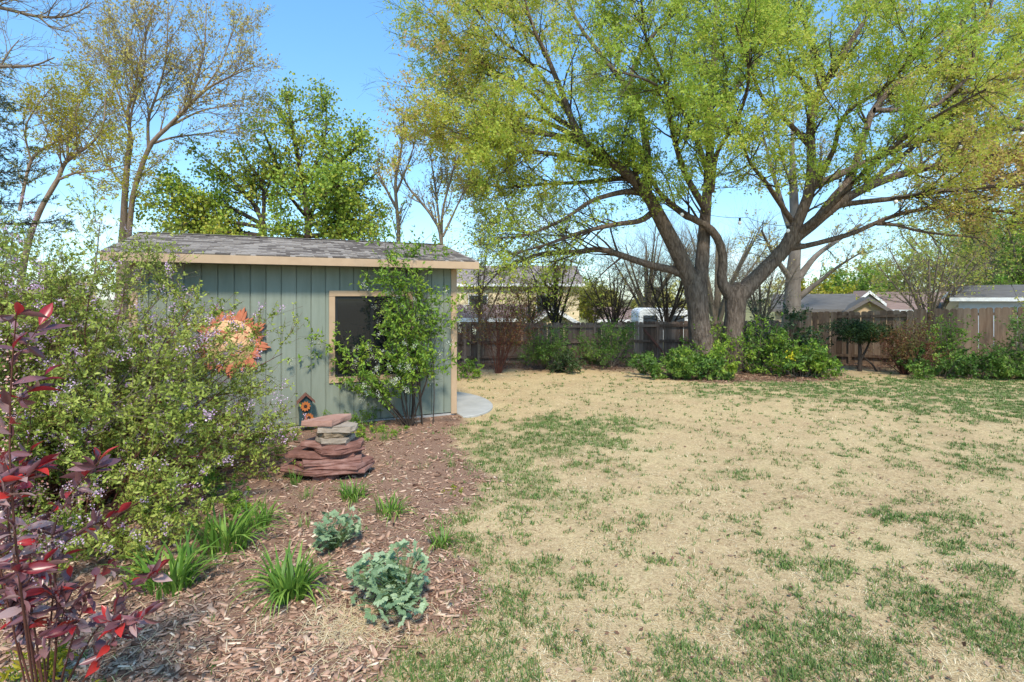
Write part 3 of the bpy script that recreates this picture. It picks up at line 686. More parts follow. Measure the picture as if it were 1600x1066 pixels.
def build_houses():
    y = 37
    x0, ze = XZ(690, 444, y); x1, zr = XZ(905, 424, y)
    house('house', 'cream yellow two-storey house behind the reddish bare shrub', x0, x1, y, y + 9, ze, zr + .5, 'wall_yellow', 'roof_far', wins=((-2.2, 2.6, 1.2, 1.3), (2.4, 2.6, 1.2, 1.3), (0, .4, 1.4, 1.2)))
    x0, ze = XZ(700, 497, 27); x1, zr = XZ(818, 481, 27)
    house('garden_outbuilding', 'low outbuilding with purplish brown roof peeking over dark fence', x0, x1, 27, 30, ze, zr, 'wall_tan', 'roof_brown', cat='outbuilding')
    x0, ze = XZ(836, 502, 31); x1, zr = XZ(896, 484, 31)
    house('garage', 'small yellow gabled garage between thin trunks beyond dark fence', x0, x1, 31, 35, ze, zr, 'wall_yellow', 'roof_far', axis='y', cat='garage')
    x0, ze = XZ(935, 500, 36); x1, zr = XZ(990, 484, 36)
    house('garage', 'garage with dark roof between yellow garage and white trailer', x0, x1, 36, 41, ze, zr, 'wall_yellow', 'roof_brown', cat='garage')
    y = 36
    x0, ze = XZ(1262, 484.5, y); x1, zr = XZ(1368, 468, y)
    house('house', 'low house with grey roof just over the picket fence', x0, x1, y, y + 7, ze, zr + .25, 'wall_tan', 'roof_grey', fasc='grey_trim', rz=-.5)
    x0, ze = XZ(1334, 485, y - 1.4); x1, _ = XZ(1386, 485, y - 1.4); _, zr = XZ(1360, 468, y - 1.4)
    house('house_wing', 'tan gabled wing fronting the low grey-roofed house', x0, x1, y - 1.4, y - .4, ze, zr, 'wall_tan', 'roof_grey', axis='y', ov=.3, fasc='grey_trim', cat='house wing', rz=-.3)
    y = 47
    x0, ze = XZ(1340, 484, y); x1, zr = XZ(1512, 458, y)
    house('house', 'long house with pinkish brown roof behind the bare spreading tree', x0, x1, y, y + 8, ze, zr, 'wall_yellow', 'roof_brown', rz=-.6)
    x0, ze = XZ(1336, 471, y - 2); x1, _ = XZ(1372, 471, y - 2); _, zr = XZ(1354, 457, y - 2)
    house('house_gable', 'grey gable with white rake boards above the tan wing', x0, x1, y - 2, y - .2, ze, zr, 'wall_bluegrey', 'roof_brown', axis='y', ov=.4, cat='gable')
    y = 27
    x0, ze = XZ(1572, 466, y); x1, zr = XZ(1690, 448, y)
    house('utility_shed', 'pale blue-grey utility shed beyond the right end of the fence', x0, x1, y, y + 4, ze, zr, 'wall_bluegrey', 'roof_grey', cat='shed', rz=-.75)
    x0, ze = XZ(1533, 462, 40); x1, zr = XZ(1552, 455, 40)
    house('house', 'narrow tan house end beside the blue-grey shed', x0, x1, 40, 46, ze, zr, 'wall_tan', 'roof_brown', axis='y', rz=-.7)
    # white camper trailer
    y = 31; a = P(998, 482, y); b = P(1078, 505, y); g = float(gz(a[0], y)); t = thing('camper_trailer', 'white camper trailer seen between bare bushes over dark fence', 'trailer', ((a[0] + b[0]) / 2, y + 1, g)); hw = (b[0] - a[0]) / 2; H = a[2] - g
    q = MB(); q.prism([(-hw, -1, .45), (hw, -1, .45), (hw, -1, H - .25), (hw - .3, -1, H), (-hw + .2, -1, H), (-hw, -1, H - .2)], (0, 2, 0)); q.build('body', 'white_paint', t, bevel=.05)
    for wx in (-.8, .75):
        q = MB(); q.box((wx - .4, -1.02, H - .85), (wx + .4, -1.001, H - .4)); q.build('window', 'far_glass', t)
    q = MB(); q.box((-hw + .05, -1.015, H - 1.15), (hw - .05, -1.001, H - 1.02)); q.build('stripe', 'grey_trim', t)
    for wx in (-.5, .5):
        q = MB(); q.prism([(wx + .33 * math.cos(k), -1.02, .33 + .33 * math.sin(k)) for k in np.linspace(0, 2 * math.pi, 17)[:-1]], (0, .2, 0)); q.build('wheel', 'cable_black', t)
build_houses()
# ------------------------------------------------------------------ foliage palette
leaf_mat('leaf_spring', [(0, (.62, .40, .22)), (.14, (.64, .53, .15)), (.38, (.60, .60, .10)), (.68, (.48, .57, .085)), (1, (.34, .48, .07))], trans=.55)
leaf_mat('leaf_maple', [(0, (.50, .45, .07)), (.4, (.36, .45, .06)), (.75, (.24, .37, .05)), (1, (.15, .27, .04))], trans=.35)
leaf_mat('leaf_bud', [(0, (.36, .26, .13)), (.5, (.50, .41, .12)), (1, (.50, .48, .11))], trans=.35)
leaf_mat('leaf_yellow', [(0, (.34, .25, .03)), (.5, (.46, .42, .035)), (1, (.30, .36, .04))], trans=.4)
leaf_mat('leaf_shrub', [(0, (.17, .22, .045)), (.3, (.28, .35, .06)), (.65, (.39, .45, .085)), (1, (.52, .54, .14))], trans=.35)
leaf_mat('leaf_bright', [(0, (.09, .18, .03)), (.4, (.18, .31, .035)), (.8, (.29, .42, .045)), (1, (.42, .50, .07))], trans=.38)
leaf_mat('leaf_mid', [(0, (.04, .09, .018)), (.4, (.085, .17, .028)), (.8, (.15, .26, .042)), (1, (.25, .34, .06))], trans=.3)
leaf_mat('leaf_dark', [(0, (.012, .03, .01)), (.5, (.03, .062, .018)), (1, (.075, .12, .03))], trans=.15)
leaf_mat('needle', [(0, (.02, .035, .012)), (.5, (.05, .07, .022)), (1, (.11, .12, .04))], trans=.1)
leaf_mat('leaf_rust', [(0, (.12, .045, .025)), (.4, (.20, .085, .04)), (.75, (.17, .13, .04)), (1, (.14, .17, .04))], trans=.3)
leaf_mat('leaf_red', [(0, (.085, .016, .022)), (.3, (.15, .035, .045)), (.55, (.24, .025, .035)), (.8, (.42, .022, .032)), (1, (.54, .045, .04))], trans=.3, rough=.3, spec=.5)
leaf_mat('leaf_purple', [(0, (.11, .04, .048)), (.5, (.25, .11, .12)), (1, (.42, .29, .28))], trans=.2, rough=.3, spec=.5)
leaf_mat('leaf_blue', [(0, (.16, .25, .125)), (.5, (.25, .36, .195)), (1, (.40, .50, .30))], trans=.25, rough=.6)
leaf_mat('blade', [(0, (.07, .15, .025)), (.5, (.14, .27, .04)), (1, (.26, .39, .07))], trans=.3, rough=.45)
leaf_mat('grass_blade', [(0, (.065, .125, .03)), (.4, (.13, .215, .05)), (.8, (.23, .31, .085)), (1, (.40, .38, .16))], trans=.3)
leaf_mat('straw_blade', [(0, (.26, .155, .08)), (.3, (.52, .385, .21)), (.7, (.70, .55, .32)), (1, (.82, .70, .47))], trans=.15, rough=.7)
leaf_mat('bark_chip', [(0, (.13, .066, .044)), (.3, (.32, .185, .125)), (.65, (.50, .32, .225)), (.9, (.62, .45, .33)), (1, (.72, .58, .44))], trans=0.0, rough=.9, spec=.15)
leaf_mat('dry_leaf', [(0, (.10, .05, .03)), (.5, (.24, .13, .08)), (1, (.40, .27, .18))], trans=.1, rough=.9)
leaf_mat('petal_lilac', [(0, (.50, .27, .48)), (.5, (.68, .46, .64)), (1, (.84, .68, .76))], trans=.3)
leaf_mat('petal_pink', [(0, (.55, .20, .17)), (.5, (.78, .46, .38)), (1, (.88, .72, .62))], trans=.3)
leaf_mat('petal_white', [(0, (.52, .55, .36)), (.5, (.74, .75, .60)), (1, (.85, .85, .76))], trans=.3)
leaf_mat('petal_yellow', [(0, (.60, .50, .02)), (1, (.80, .72, .05))], trans=.3)

def limb(pts, y, dy=0.0, rs=1.0):
    """traced limb: (px, py, radius px) with distance y running to y+dy at the tip -> x,y,z,r rows"""
    out = []; n = len(pts)
    for i, (a, b, r) in enumerate(pts):
        yy = y + dy * (i / (n - 1)) ** 1.3; p = P(a, b, yy); out.append((*p, max(r * yy / F_PX * rs, .004)))
    return out
def rough_tube(pl, k=26, sides=18, amp=.07, flare=0.0):
    q = resample(pl, k); pts = q[None, :, :3]; rad = q[None, :, 3].copy()
    if flare: rad[0] *= 1 + flare * np.exp(-np.linspace(0, 1, k) * 9)
    V, F = tubes(pts, rad, sides)
    V = V.reshape(k, sides, 3); c = q[:, None, :3]; d = V - c
    ii = np.arange(sides)[None, :]; kk = np.linspace(0, 1, k)[:, None] * k
    n = (vnoise(ii * .9 + 0 * kk, kk * .35, 7) - .5) * 2 + .6 * (vnoise(ii * 2.1 + 0 * kk, kk * .8, 9) - .5) * 2
    n[:, -1] = n[:, -1]
    V = c + d * (1 + amp * n[..., None]); return V.reshape(-1, 3), F
def tree(name, label, root, trunks, limbs, levels, leaf, bark, leafmat, cat='tree', group=None, twigmat=None, K=14, limb_sides=8, trunk_sides=18, extra=None, flare=.35, zmin=None, cull=None, thin=None):
    t = thing(name, label, cat, root, 0, group); o = np.array(root)
    for pl in trunks:
        V, F = rough_tube(pl, 30, trunk_sides, .07, flare); mesh('trunk', V - o, F, bark, t, smooth=True)
    for pl in limbs:
        V, F = rough_tube(pl, 22, limb_sides, .05); mesh('limb', V - o, F, bark, t, smooth=True)
    allp = [resample(p, K) for p in (limbs + (trunks if levels[0].pop('from_trunk', not limbs) else []))]
    pts = np.stack([a[:, :3] for a in allp]); rad = np.stack([a[:, 3] for a in allp])
    br = []; cur = (pts, rad); keep = None
    pool = []
    for lv in levels:
        lv = dict(lv); sd = lv.pop('sides', 3); ct = lv.pop('carry', True)
        new = spawn(cur[0], cur[1], **lv)
        if cull is not None:
            k = ~cull(new[0][:, len(new[0][0]) // 2]); new = (new[0][k], new[1][k])
        br.append(tubes(new[0], new[1], sd)); pool.append(new); cur = new
    V, F = joinVF(br); mesh('branches', V - o, F, twigmat or bark, t, smooth=True, kind='stuff')
    if leaf:
        lf = dict(leaf); cnt = lf.pop('count'); clus = lf.pop('cluster', 1); tr = lf.pop('trange', (.15, 1)); cs = lf.pop('cs', .05); amp = lf.pop('amp', .5); ns = lf.pop('ns', .8); second = lf.pop('second', 0)
        p, tan, _ = along(cur[0], cnt // clus, tr)
        if second and len(pool) > 1:
            p2, t2, _ = along(pool[-2][0], int(cnt * second) // clus, (.3, 1)); p = np.vstack([p, p2]); tan = np.vstack([tan, t2])
        p = np.repeat(p, clus, 0); tan = np.repeat(tan, clus, 0)
        if clus > 1: p = p + rng.normal(size=p.shape) * cs
        if zmin is not None: k = p[:, 2] > zmin; p, tan = p[k], tan[k]
        if thin is not None: k = rng.uniform(0, 1, len(p)) < thin(p); p, tan = p[k], tan[k]
        det = lf.get('detailed', False); lf.setdefault('tri', True)
        v = clumpval(p, ns, amp); V, F = leaves(p, tan, **lf)
        mesh('crown', V - o, F, leafmat, t, v=np.repeat(v, 2) if det else v, kind='stuff')
    return t

# ------------------------------------------------------------------ the big spreading tree
def big_tree():
    Y = 17.6; rt = on_ground(1122, Y)
    def z(l): return l
    tl = limb([(1104, 592, 24), (1100, 560, 22), (1094, 520, 20.5), (1090, 480, 20), (1087, 448, 21), (1092, 425, 15)], Y, 0, .80)
    tr_ = limb([(1140, 592, 22), (1143, 560, 20), (1146, 520, 19), (1149, 485, 19), (1151, 462, 20), (1160, 448, 16)], Y, 0, .80)
    A = [([(1085, 452, 18), (1061, 398, 16.5), (1036, 350, 15), (1014, 308, 13), (985, 275, 11.5), (950, 250, 10), (915, 225, 9), (896, 195, 7.5), (884, 160, 6), (853, 84, 4.5), (832, 40, 3.5), (812, -30, 2)], -1.6),
         ([(1093, 452, 16), (1098, 400, 14), (1101, 350, 12), (1106, 290, 10), (1110, 230, 8.5), (1108, 170, 7), (1116, 90, 5.5), (1119, 10, 4.5), (1122, -80, 3)], .6),
         ([(1082, 436, 11), (1055, 423, 9), (1022, 416, 7.5), (985, 404, 7), (940, 390, 6), (900, 394, 5.5), (850, 396, 4.5), (818, 407, 3.5), (785, 420, 2.5), (760, 446, 1.5)], .8),
         ([(1022, 330, 8), (1000, 345, 6), (960, 351, 5), (905, 364, 4), (860, 380, 3), (800, 398, 1.8)], -2.2),
         ([(1008, 302, 8), (975, 300, 6), (925, 314, 4.6), (880, 343, 3.6), (820, 368, 2.6), (772, 372, 1.6)], -3.0),
         ([(960, 258, 8), (920, 254, 5.5), (860, 240, 4.4), (800, 236, 3.2), (750, 222, 2), (715, 208, 1.2)], -2.0),
         ([(898, 202, 6), (860, 178, 5), (824, 139, 4.2), (769, 110, 3.4), (735, 80, 2.4), (700, 50, 1.5), (675, 25, 1)], -1.0),
         ([(905, 215, 6), (850, 190, 4.4), (790, 172, 3.2), (730, 155, 2.2), (690, 130, 1.2)], 1.6),
         ([(952, 252, 6), (890, 216, 4.4), (820, 202, 3.2), (760, 188, 2), (705, 172, 1)], 1.4), ([(985, 277, 6), (920, 284, 4.4), (850, 288, 3.2), (780, 292, 2), (715, 280, 1)], 1.8), ([(915, 226, 5), (860, 212, 3.8), (800, 205, 2.8), (750, 212, 1.4)], -3.0), ([(890, 180, 5), (830, 100, 3.4), (780, 60, 2.2), (740, 10, 1)], -2.6),
         ([(853, 88, 5), (840, 60, 4), (815, 38, 3), (781, 12, 2.4), (750, -30, 1.4)], 0),
         ([(1012, 305, 10), (1011, 240, 8.5), (998, 170, 7), (972, 127, 6), (938, 84, 4.6), (904, 38, 3.6), (880, -20, 2)], 2.2),
         ([(985, 140, 5.5), (990, 105, 5), (1014, 63, 4.2), (1045, 30, 3.4), (1075, -10, 2.4)], 1.5),
         ([(1112, 300, 6), (1120, 240, 5), (1150, 190, 4), (1170, 120, 3), (1150, 40, 2)], -4.4), ([(1240, 350, 6), (1200, 290, 4.6), (1170, 250, 3.4), (1150, 190, 2)], -4.0),
         ([(1104, 330, 8), (1070, 270, 6), (1050, 200, 5), (1040, 130, 4), (1010, 60, 3), (1000, -20, 2)], -3.4),
         ([(1106, 270, 7), (1085, 210, 5), (1060, 165, 4), (1020, 130, 3), (960, 110, 2)], -4.2),
         # right-hand stem
         ([(1146, 468, 15), (1128, 440, 11), (1130, 405, 9.5), (1122, 374, 9), (1104, 353, 8), (1072, 336, 6.5), (1032, 303, 5), (1010, 262, 3.6), (990, 215, 2)], -.8),
         ([(1152, 466, 19), (1180, 437, 16.5), (1208, 408, 15), (1228, 384, 13.5), (1249, 342, 11.5), (1264, 302, 11), (1268, 250, 9.5), (1266, 200, 8.4), (1271, 165, 8), (1290, 130, 7), (1320, 82, 6), (1346, 40, 5), (1378, -10, 3.6), (1400, -60, 2)], -.6),
         ([(1216, 402, 14), (1240, 374, 13), (1270, 350, 12), (1300, 325, 11), (1340, 300, 9), (1400, 275, 8), (1460, 260, 7), (1520, 251, 6), (1600, 241, 5), (1700, 222, 3)], -1.0),
         ([(1282, 338, 9), (1310, 322, 6), (1345, 316, 5.4), (1400, 310, 5), (1480, 298, 4.6), (1600, 288, 3.8), (1690, 290, 2)], -2.6),
         ([(1275, 345, 9), (1300, 312, 8), (1328, 278, 7.6), (1350, 215, 7), (1366, 170, 6.4), (1412, 124, 5.4), (1467, 93, 4.6), (1501, 38, 3.8), (1530, -20, 2.4)], 1.8),
         ([(1270, 292, 9), (1300, 278, 7.5), (1345, 257, 6.8), (1395, 236, 6), (1450, 212, 5), (1522, 209, 4), (1600, 200, 3), (1680, 180, 2)], .8),
         ([(1236, 386, 9), (1256, 385, 6), (1300, 374, 5.4), (1336, 363, 5), (1395, 338, 4.4), (1459, 325, 4), (1530, 328, 3.4), (1600, 334, 2.8), (1680, 350, 1.6)], .4),
         ([(1370, 350, 4), (1400, 352, 3), (1446, 363, 2.6), (1531, 372, 1.4)], -1.0),
         ([(1366, 172, 6), (1404, 172, 5), (1459, 165, 4.6), (1490, 142, 4), (1518, 110, 3.4), (1524, 55, 2.6), (1545, 20, 2), (1560, -30, 1.2)], -.8),
         ([(1268, 170, 6), (1260, 139, 5), (1240, 110, 4), (1218, 84, 3.2), (1197, 50, 2.4), (1180, 0, 1.6)], 1.2),
         ([(1290, 132, 5.5), (1278, 90, 4.6), (1258, 40, 3.6), (1246, -10, 2.6)], -1.2),
         ([(1490, 144, 4), (1530, 140, 3), (1580, 120, 2.4), (1650, 80, 1.4)], 1.0),
         ([(1262, 310, 7), (1300, 240, 5), (1320, 180, 4), (1390, 130, 3), (1440, 60, 2)], -4.4),
         ([(1240, 372, 8), (1290, 330, 6), (1360, 260, 4.6), (1450, 190, 3.4), (1540, 140, 2)], -4.8),
         ([(1267, 230, 6), (1230, 190, 5), (1190, 150, 4), (1170, 90, 3), (1160, 20, 2)], -2.8),
         ([(1340, 300, 6), (1420, 235, 4.4), (1500, 170, 3.2), (1580, 70, 2)], 2.6),
         ([(1108, 200, 6), (1150, 140, 4.4), (1190, 80, 3.2), (1220, 10, 2)], 2.6)]
    limbs = [limb(p, Y, d, .74) for p, d in A]
    levels = [dict(count=700, trange=(.28, 1), length=(1.2, 3.1), angle=(18, 58), K=6, wig=.16, trop=(0, 0, .10), ratio=.42, rtip=.006, rmax=.045, sides=5, lt=.15),
              dict(count=4200, trange=(.15, 1), length=(.6, 1.5), angle=(22, 58), K=4, wig=.16, trop=(0, 0, .06), ratio=.5, rtip=.004, rmax=.016, lt=.3),
              dict(count=15000, trange=(.1, 1), length=(.25, .75), angle=(20, 60), K=3, wig=.18, trop=(0, 0, .04), ratio=.6, rtip=.0022, rmax=.006, lt=.2)]
    def cull(p):
        q = (p - np.array([rt.x, rt.y, 3.0])) / np.array([2.9, 4.5, 2.7]); return (q * q).sum(1) < 1
    def thin(p):
        return (.26 + .74 * sstep(4.4, 6.8, p[:, 2] + .10 * np.abs(p[:, 0] - rt.x))) * sstep(-10.6, -9.0, p[:, 0] - rt.x + 1.2 * (vnoise(p[:, 1] * .8, p[:, 2] * .8, 4) - .5))
    tree('shade_tree', 'huge spreading shade tree with two trunks and yellow-green spring leaves', rt, [tl, tr_], limbs, levels,
         dict(count=340000, cluster=4, cs=.06, size=(.045, .12), aspect=.5, spread=.85, droop=.25, amp=.85, ns=.3, second=.12), 'bark', 'leaf_spring', twigmat='bark_dark', limb_sides=10, trunk_sides=26, cull=cull, thin=thin)
big_tree()

# ------------------------------------------------------------------ festoon lights hung in the tree
def festoon(label, pts, y, bulbs):
    q = [P(a, b, y + d) for a, b, d in pts]; rt = Vector(q[0]); t = thing('string_light', label, 'string lights', rt, 0, 'festoon lights hung in the big tree'); o = np.array(rt)
    out = []
    for i in range(len(q) - 1):
        for s in np.linspace(0, 1, 9)[:-1]:
            p = q[i] * (1 - s) + q[i + 1] * s; p = p - np.array([0, 0, .10 * 4 * s * (1 - s)]); out.append((*p, .007))
    out.append((*q[-1], .007)); a = np.array(out)
    V, F = tubes(a[None, :, :3], a[None, :, 3], 5); mesh('cable', V - o, F, 'cable_black', t, smooth=True)
    bd = sd = None
    for k in bulbs:
        p = a[int(k * (len(a) - 1)), :3] - o
        if bd is None:
            s = MB(); s.prism([(.035 * math.cos(x), .035 * math.sin(x), -.10) for x in np.linspace(0, 2 * math.pi, 9)[:-1]], (0, 0, .1)); so = s.build('socket', 'cable_black', t); sd = so.data; so.location = p
            n, m = 10, 6; V = []; F = []
            for j in range(m + 1):
                th = math.pi * j / m
                for i in range(n): V.append((.058 * math.sin(th) * math.cos(2 * math.pi * i / n), .058 * math.sin(th) * math.sin(2 * math.pi * i / n), -.15 + .064 * math.cos(th)))
            for j in range(m):
                for i in range(n): F.append((j * n + i, (j + 1) * n + i, (j + 1) * n + (i + 1) % n, j * n + (i + 1) % n))
            bo = mesh('bulb', V, F, 'bulb_glass', t, smooth=True); bd = bo.data; bo.location = p
        else: obj('socket', sd, t, p); obj('bulb', bd, t, p)
festoon('festoon lights hung low between the two trunks of the big tree', [(1022, 322, -.6), (1072, 326, -.9), (1168, 340, -1.0), (1240, 352, -.8)], 17.4, (.33, .66, .97))
festoon('festoon lights strung across the middle limbs of the big tree', [(1098, 288, -.4), (1187, 288, -.8), (1313, 280, -1.0), (1500, 222, -1.2), (1610, 196, -1.2)], 17.2, (.01, .25, .5, .75, .97))
festoon('festoon lights strung beneath the right limbs of the big tree', [(1330, 300, -.6), (1410, 306, -.9), (1567, 306, -1.2), (1640, 290, -1.3)], 17.2, (.3, .5, .66, .9))

# ------------------------------------------------------------------ trees behind the shed
def back_trees():
    Y = 17.0
    L = [limb(p, Y, d, .68) for p, d in [
        ([(201, 372, 6.5), (204, 340, 6), (210, 296, 5.6), (234, 229, 5.2), (262, 199, 4.6), (289, 172, 4), (319, 142, 3.2), (355, 122, 2), (394, 105, 1)], -1),
        ([(289, 174, 3.4), (307, 124, 2.6), (319, 75, 1.8), (323, 5, .9)], 1), ([(232, 232, 3.6), (232, 187, 3), (244, 150, 2.4), (259, 94, 1.8), (263, 5, .8)], -.5),
        ([(240, 224, 3), (270, 215, 2.2), (310, 210, 1.6), (380, 200, .8)], 1.2), ([(198, 280, 3), (205, 180, 2.4), (225, 110, 1.6), (228, 40, .8)], -1.4),
        ([(205, 216, 4), (199, 176, 3.4), (210, 142, 2.8), (225, 64, 2), (242, 10, .9)], .3), ([(200, 190, 2.4), (180, 130, 1.8), (165, 80, 1.2), (160, 30, .7)], .5),
        ([(262, 199, 3), (310, 175, 2), (350, 165, 1.4), (398, 150, .7)], 1.6), ([(200, 300, 3), (170, 260, 2), (150, 220, 1.4), (130, 190, .8)], 1.0), ([(319, 140, 2.2), (345, 100, 1.5), (360, 60, 1), (370, 35, .6)], 0)]]
    tr_ = limb([(188, 500, 9), (189, 400, 7.6), (192, 365, 7), (197, 277, 5.8), (205, 216, 5)], Y, 0, .75)
    tr2 = limb([(192, 500, 8), (197, 400, 7.4), (201, 372, 6.6)], Y, 0, .72)
    lv = [dict(count=150, trange=(.15, 1), length=(.9, 2.3), angle=(20, 50), K=6, wig=.10, trop=(0, 0, .35), ratio=.5, rtip=.005, rmax=.03, sides=4, lt=.4),
          dict(count=2600, trange=(.15, 1), length=(.5, 1.3), angle=(18, 50), K=3, wig=.12, trop=(0, 0, .2), ratio=.55, rtip=.003, rmax=.008)]
    tree('bare_tree', 'tall nearly bare forked tree with orange-grey bark behind the shed', on_ground(190, Y), [tr_, tr2], L, lv, dict(count=12000, cluster=2, size=(.05, .11), aspect=.6, spread=.9, amp=.6), 'bark_warm', 'leaf_bud', limb_sides=7)
    L = [limb(p, 15.5, d, .7) for p, d in [
        ([(90, 281, 4.4), (105, 251, 3.8), (142, 225, 3), (161, 195, 2), (165, 150, 1)], 0), ([(94, 280, 3), (120, 270, 2.6), (160, 266, 2), (205, 256, .9)], -1), ([(30, 330, 3.4), (49, 251, 3), (82, 225, 2.4), (130, 205, 1.6), (160, 160, .8)], .8), ([(105, 251, 2.6), (110, 200, 2), (130, 150, 1.4), (150, 110, .7)], 1.2),
        ([(49, 255, 2.2), (40, 200, 1.7), (70, 150, 1.1), (90, 130, .6)], -.8), ([(82, 225, 2), (60, 180, 1.4), (30, 165, 1)], 1)]]
    tr_ = limb([(20, 520, 7), (40, 400, 6), (60, 335, 5.4), (90, 281, 4.6)], 15.5, 0, .72)
    tree('bare_tree', 'low leaning tree with sparse golden leaves left of the forked tree', on_ground(20, 15.5), [tr_], L,
         [dict(count=90, trange=(.1, 1), length=(.7, 1.9), angle=(22, 55), K=6, wig=.12, trop=(0, 0, .25), ratio=.5, rtip=.005, rmax=.03, sides=4), dict(count=900, trange=(.12, 1), length=(.4, 1.0), angle=(20, 55), K=4, wig=.14, trop=(0, 0, .1), ratio=.55, rtip=.003, rmax=.010)],
         dict(count=11000, cluster=3, size=(.05, .09), aspect=.55, spread=.9, amp=.6), 'bark_warm', 'leaf_yellow', limb_sides=7)
    # maple in full leaf
    Y = 18.5
    L = [limb(p, Y, d) for p, d in [
        ([(481, 350, 5), (475, 290, 4.4), (462, 230, 3.4), (455, 185, 2.2), (448, 152, 1)], .4), ([(482, 340, 4), (510, 290, 3), (545, 240, 2.2), (566, 228, 1)], -.6), ([(481, 345, 4), (530, 315, 3), (565, 290, 2), (592, 268, 1)], .8),
        ([(478, 320, 4), (440, 270, 3), (420, 225, 2), (412, 205, 1)], -1.2), ([(476, 290, 3), (500, 240, 2.4), (510, 195, 1.6), (508, 160, .8)], 1.2), ([(481, 352, 3.6), (530, 345, 2.6), (575, 345, 1.4)], -1.0), ([(480, 340, 3.4), (455, 310, 2.4), (440, 290, 1.4)], -2.0),
        ([(482, 335, 3.4), (505, 305, 2.4), (530, 290, 1.4)], -2.4), ([(412, 350, 4), (390, 310, 3.2), (350, 270, 2.2), (320, 250, 1)], .5), ([(412, 352, 4), (360, 325, 3), (300, 305, 2), (262, 285, 1)], -.6), ([(412, 356, 3.4), (350, 345, 2.4), (290, 335, 1.6), (240, 310, .8)], -1.4), ([(412, 345, 3.4), (410, 290, 2.6), (385, 250, 1.8), (370, 215, .9)], 1.0),
        ([(481, 372, 3), (455, 364, 2.2), (432, 360, 1)], -1.5), ([(481, 370, 3), (520, 368, 2.2), (560, 366, 1)], -1.6), ([(412, 372, 3), (380, 366, 2), (340, 362, 1)], -1.6), ([(413, 368, 3), (300, 352, 2), (262, 340, 1)], .6), ([(482, 368, 3), (545, 362, 2), (585, 340, 1)], 1.5)]]
    T = [limb([(482, 520, 7), (481, 420, 6), (481, 350, 5.2)], Y), limb([(416, 520, 6), (413, 420, 5.4), (412, 350, 4.6)], Y)]
    tree('maple_tree', 'dense green maple tree in fresh leaf rising behind the shed roof', on_ground(450, Y), T, L,
         [dict(count=330, trange=(.12, 1), length=(.6, 1.9), angle=(25, 65), K=5, wig=.16, trop=(0, 0, .15), ratio=.5, rtip=.006, rmax=.03, sides=4, lt=.5), dict(count=2600, trange=(.1, 1), length=(.3, .85), angle=(25, 65), K=3, wig=.16, trop=(0, 0, .05), ratio=.5, rtip=.003, rmax=.01)],
         dict(tri=False, count=32000, cluster=3, cs=.12, size=(.06, .125), aspect=.85, spread=.9, droop=.3, amp=.7, ns=.7), 'bark_dark', 'leaf_maple', limb_sides=6)
    # thin saplings right of the maple
    for lab, T, yy, n in [('slim bare sapling rising above the middle of the shed roof', [[(623, 520, 4), (623, 371, 3), (618, 287, 2.4), (627, 235, 1.6), (631, 180, .7)], [(621, 330, 2), (596, 280, 1.4), (588, 250, .6)], [(620, 300, 2), (640, 250, 1.2), (650, 215, .6)]], 15.6, 260),
                          ('spindly many-stemmed sapling above the right end of the shed roof', [[(690, 520, 4), (690, 382, 3), (676, 340, 2.2), (640, 295, 1.5), (622, 262, .7)], [(690, 390, 2.4), (692, 330, 2), (707, 270, 1.4), (716, 228, .7)], [(690, 380, 2.2), (682, 310, 1.6), (672, 235, .7)], [(692, 370, 2), (715, 320, 1.4), (735, 275, .6)]], 15.2, 330)]:
        ls = [limb(p, yy, (i - 1) * .4) for i, p in enumerate(T)]
        tree('sapling', lab, on_ground(T[0][0][0], yy), [ls[0]], ls[1:], [dict(from_trunk=True, count=40, trange=(.3, 1), length=(.6, 1.4), angle=(14, 34), K=5, wig=.08, trop=(0, 0, .5), ratio=.5, rtip=.004, rmax=.02, sides=4), dict(count=n, trange=(.1, 1), length=(.25, .7), angle=(18, 40), K=4, wig=.1, trop=(0, 0, .3), ratio=.6, rtip=.0025, rmax=.007)],
             dict(count=n * 3, size=(.05, .09), aspect=.55, spread=.9), 'stem_grey', 'leaf_bud', limb_sides=5, trunk_sides=8, flare=0)
    # branches of a tree standing outside the frame, upper left
    Y = 8.5
    L = [limb(p, Y, d) for p, d in [([(-150, 20, 7), (-60, 5, 4), (0, 12, 2.8), (60, 26, 2.2), (110, 24, 1.6), (145, 4, .7)], .4), ([(-150, 140, 6), (-60, 120, 3.4), (0, 105, 2.4), (50, 103, 1.8), (85, 90, .8)], -.4), ([(60, 26, 1.6), (80, 42, 1.1), (105, 50, .6)], .2), ([(-20, 14, 2), (20, -10, 1.4), (70, -30, .8)], 0), ([(0, 105, 1.6), (15, 80, 1.1), (30, 62, .5)], .2)]]
    tree('bare_tree', 'bare tree reaching thin grey branches over the tall lilac bush', on_ground(-190, Y), [limb([(-190, 740, 15), (-180, 500, 13), (-165, 250, 10), (-150, 60, 8), (-150, -60, 5)], Y)], L,
         [dict(count=60, trange=(.35, 1), length=(.3, .9), angle=(25, 55), K=5, wig=.12, trop=(0, 0, .05), ratio=.5, rtip=.003, rmax=.012, sides=4), dict(count=380, trange=(.1, 1), length=(.12, .4), angle=(25, 55), K=4, wig=.14, trop=(0, 0, .05), ratio=.55, rtip=.002, rmax=.005)],
         dict(count=300, size=(.02, .04), aspect=.6, spread=.9), 'stem_grey', 'leaf_bud', limb_sides=6)
back_trees()
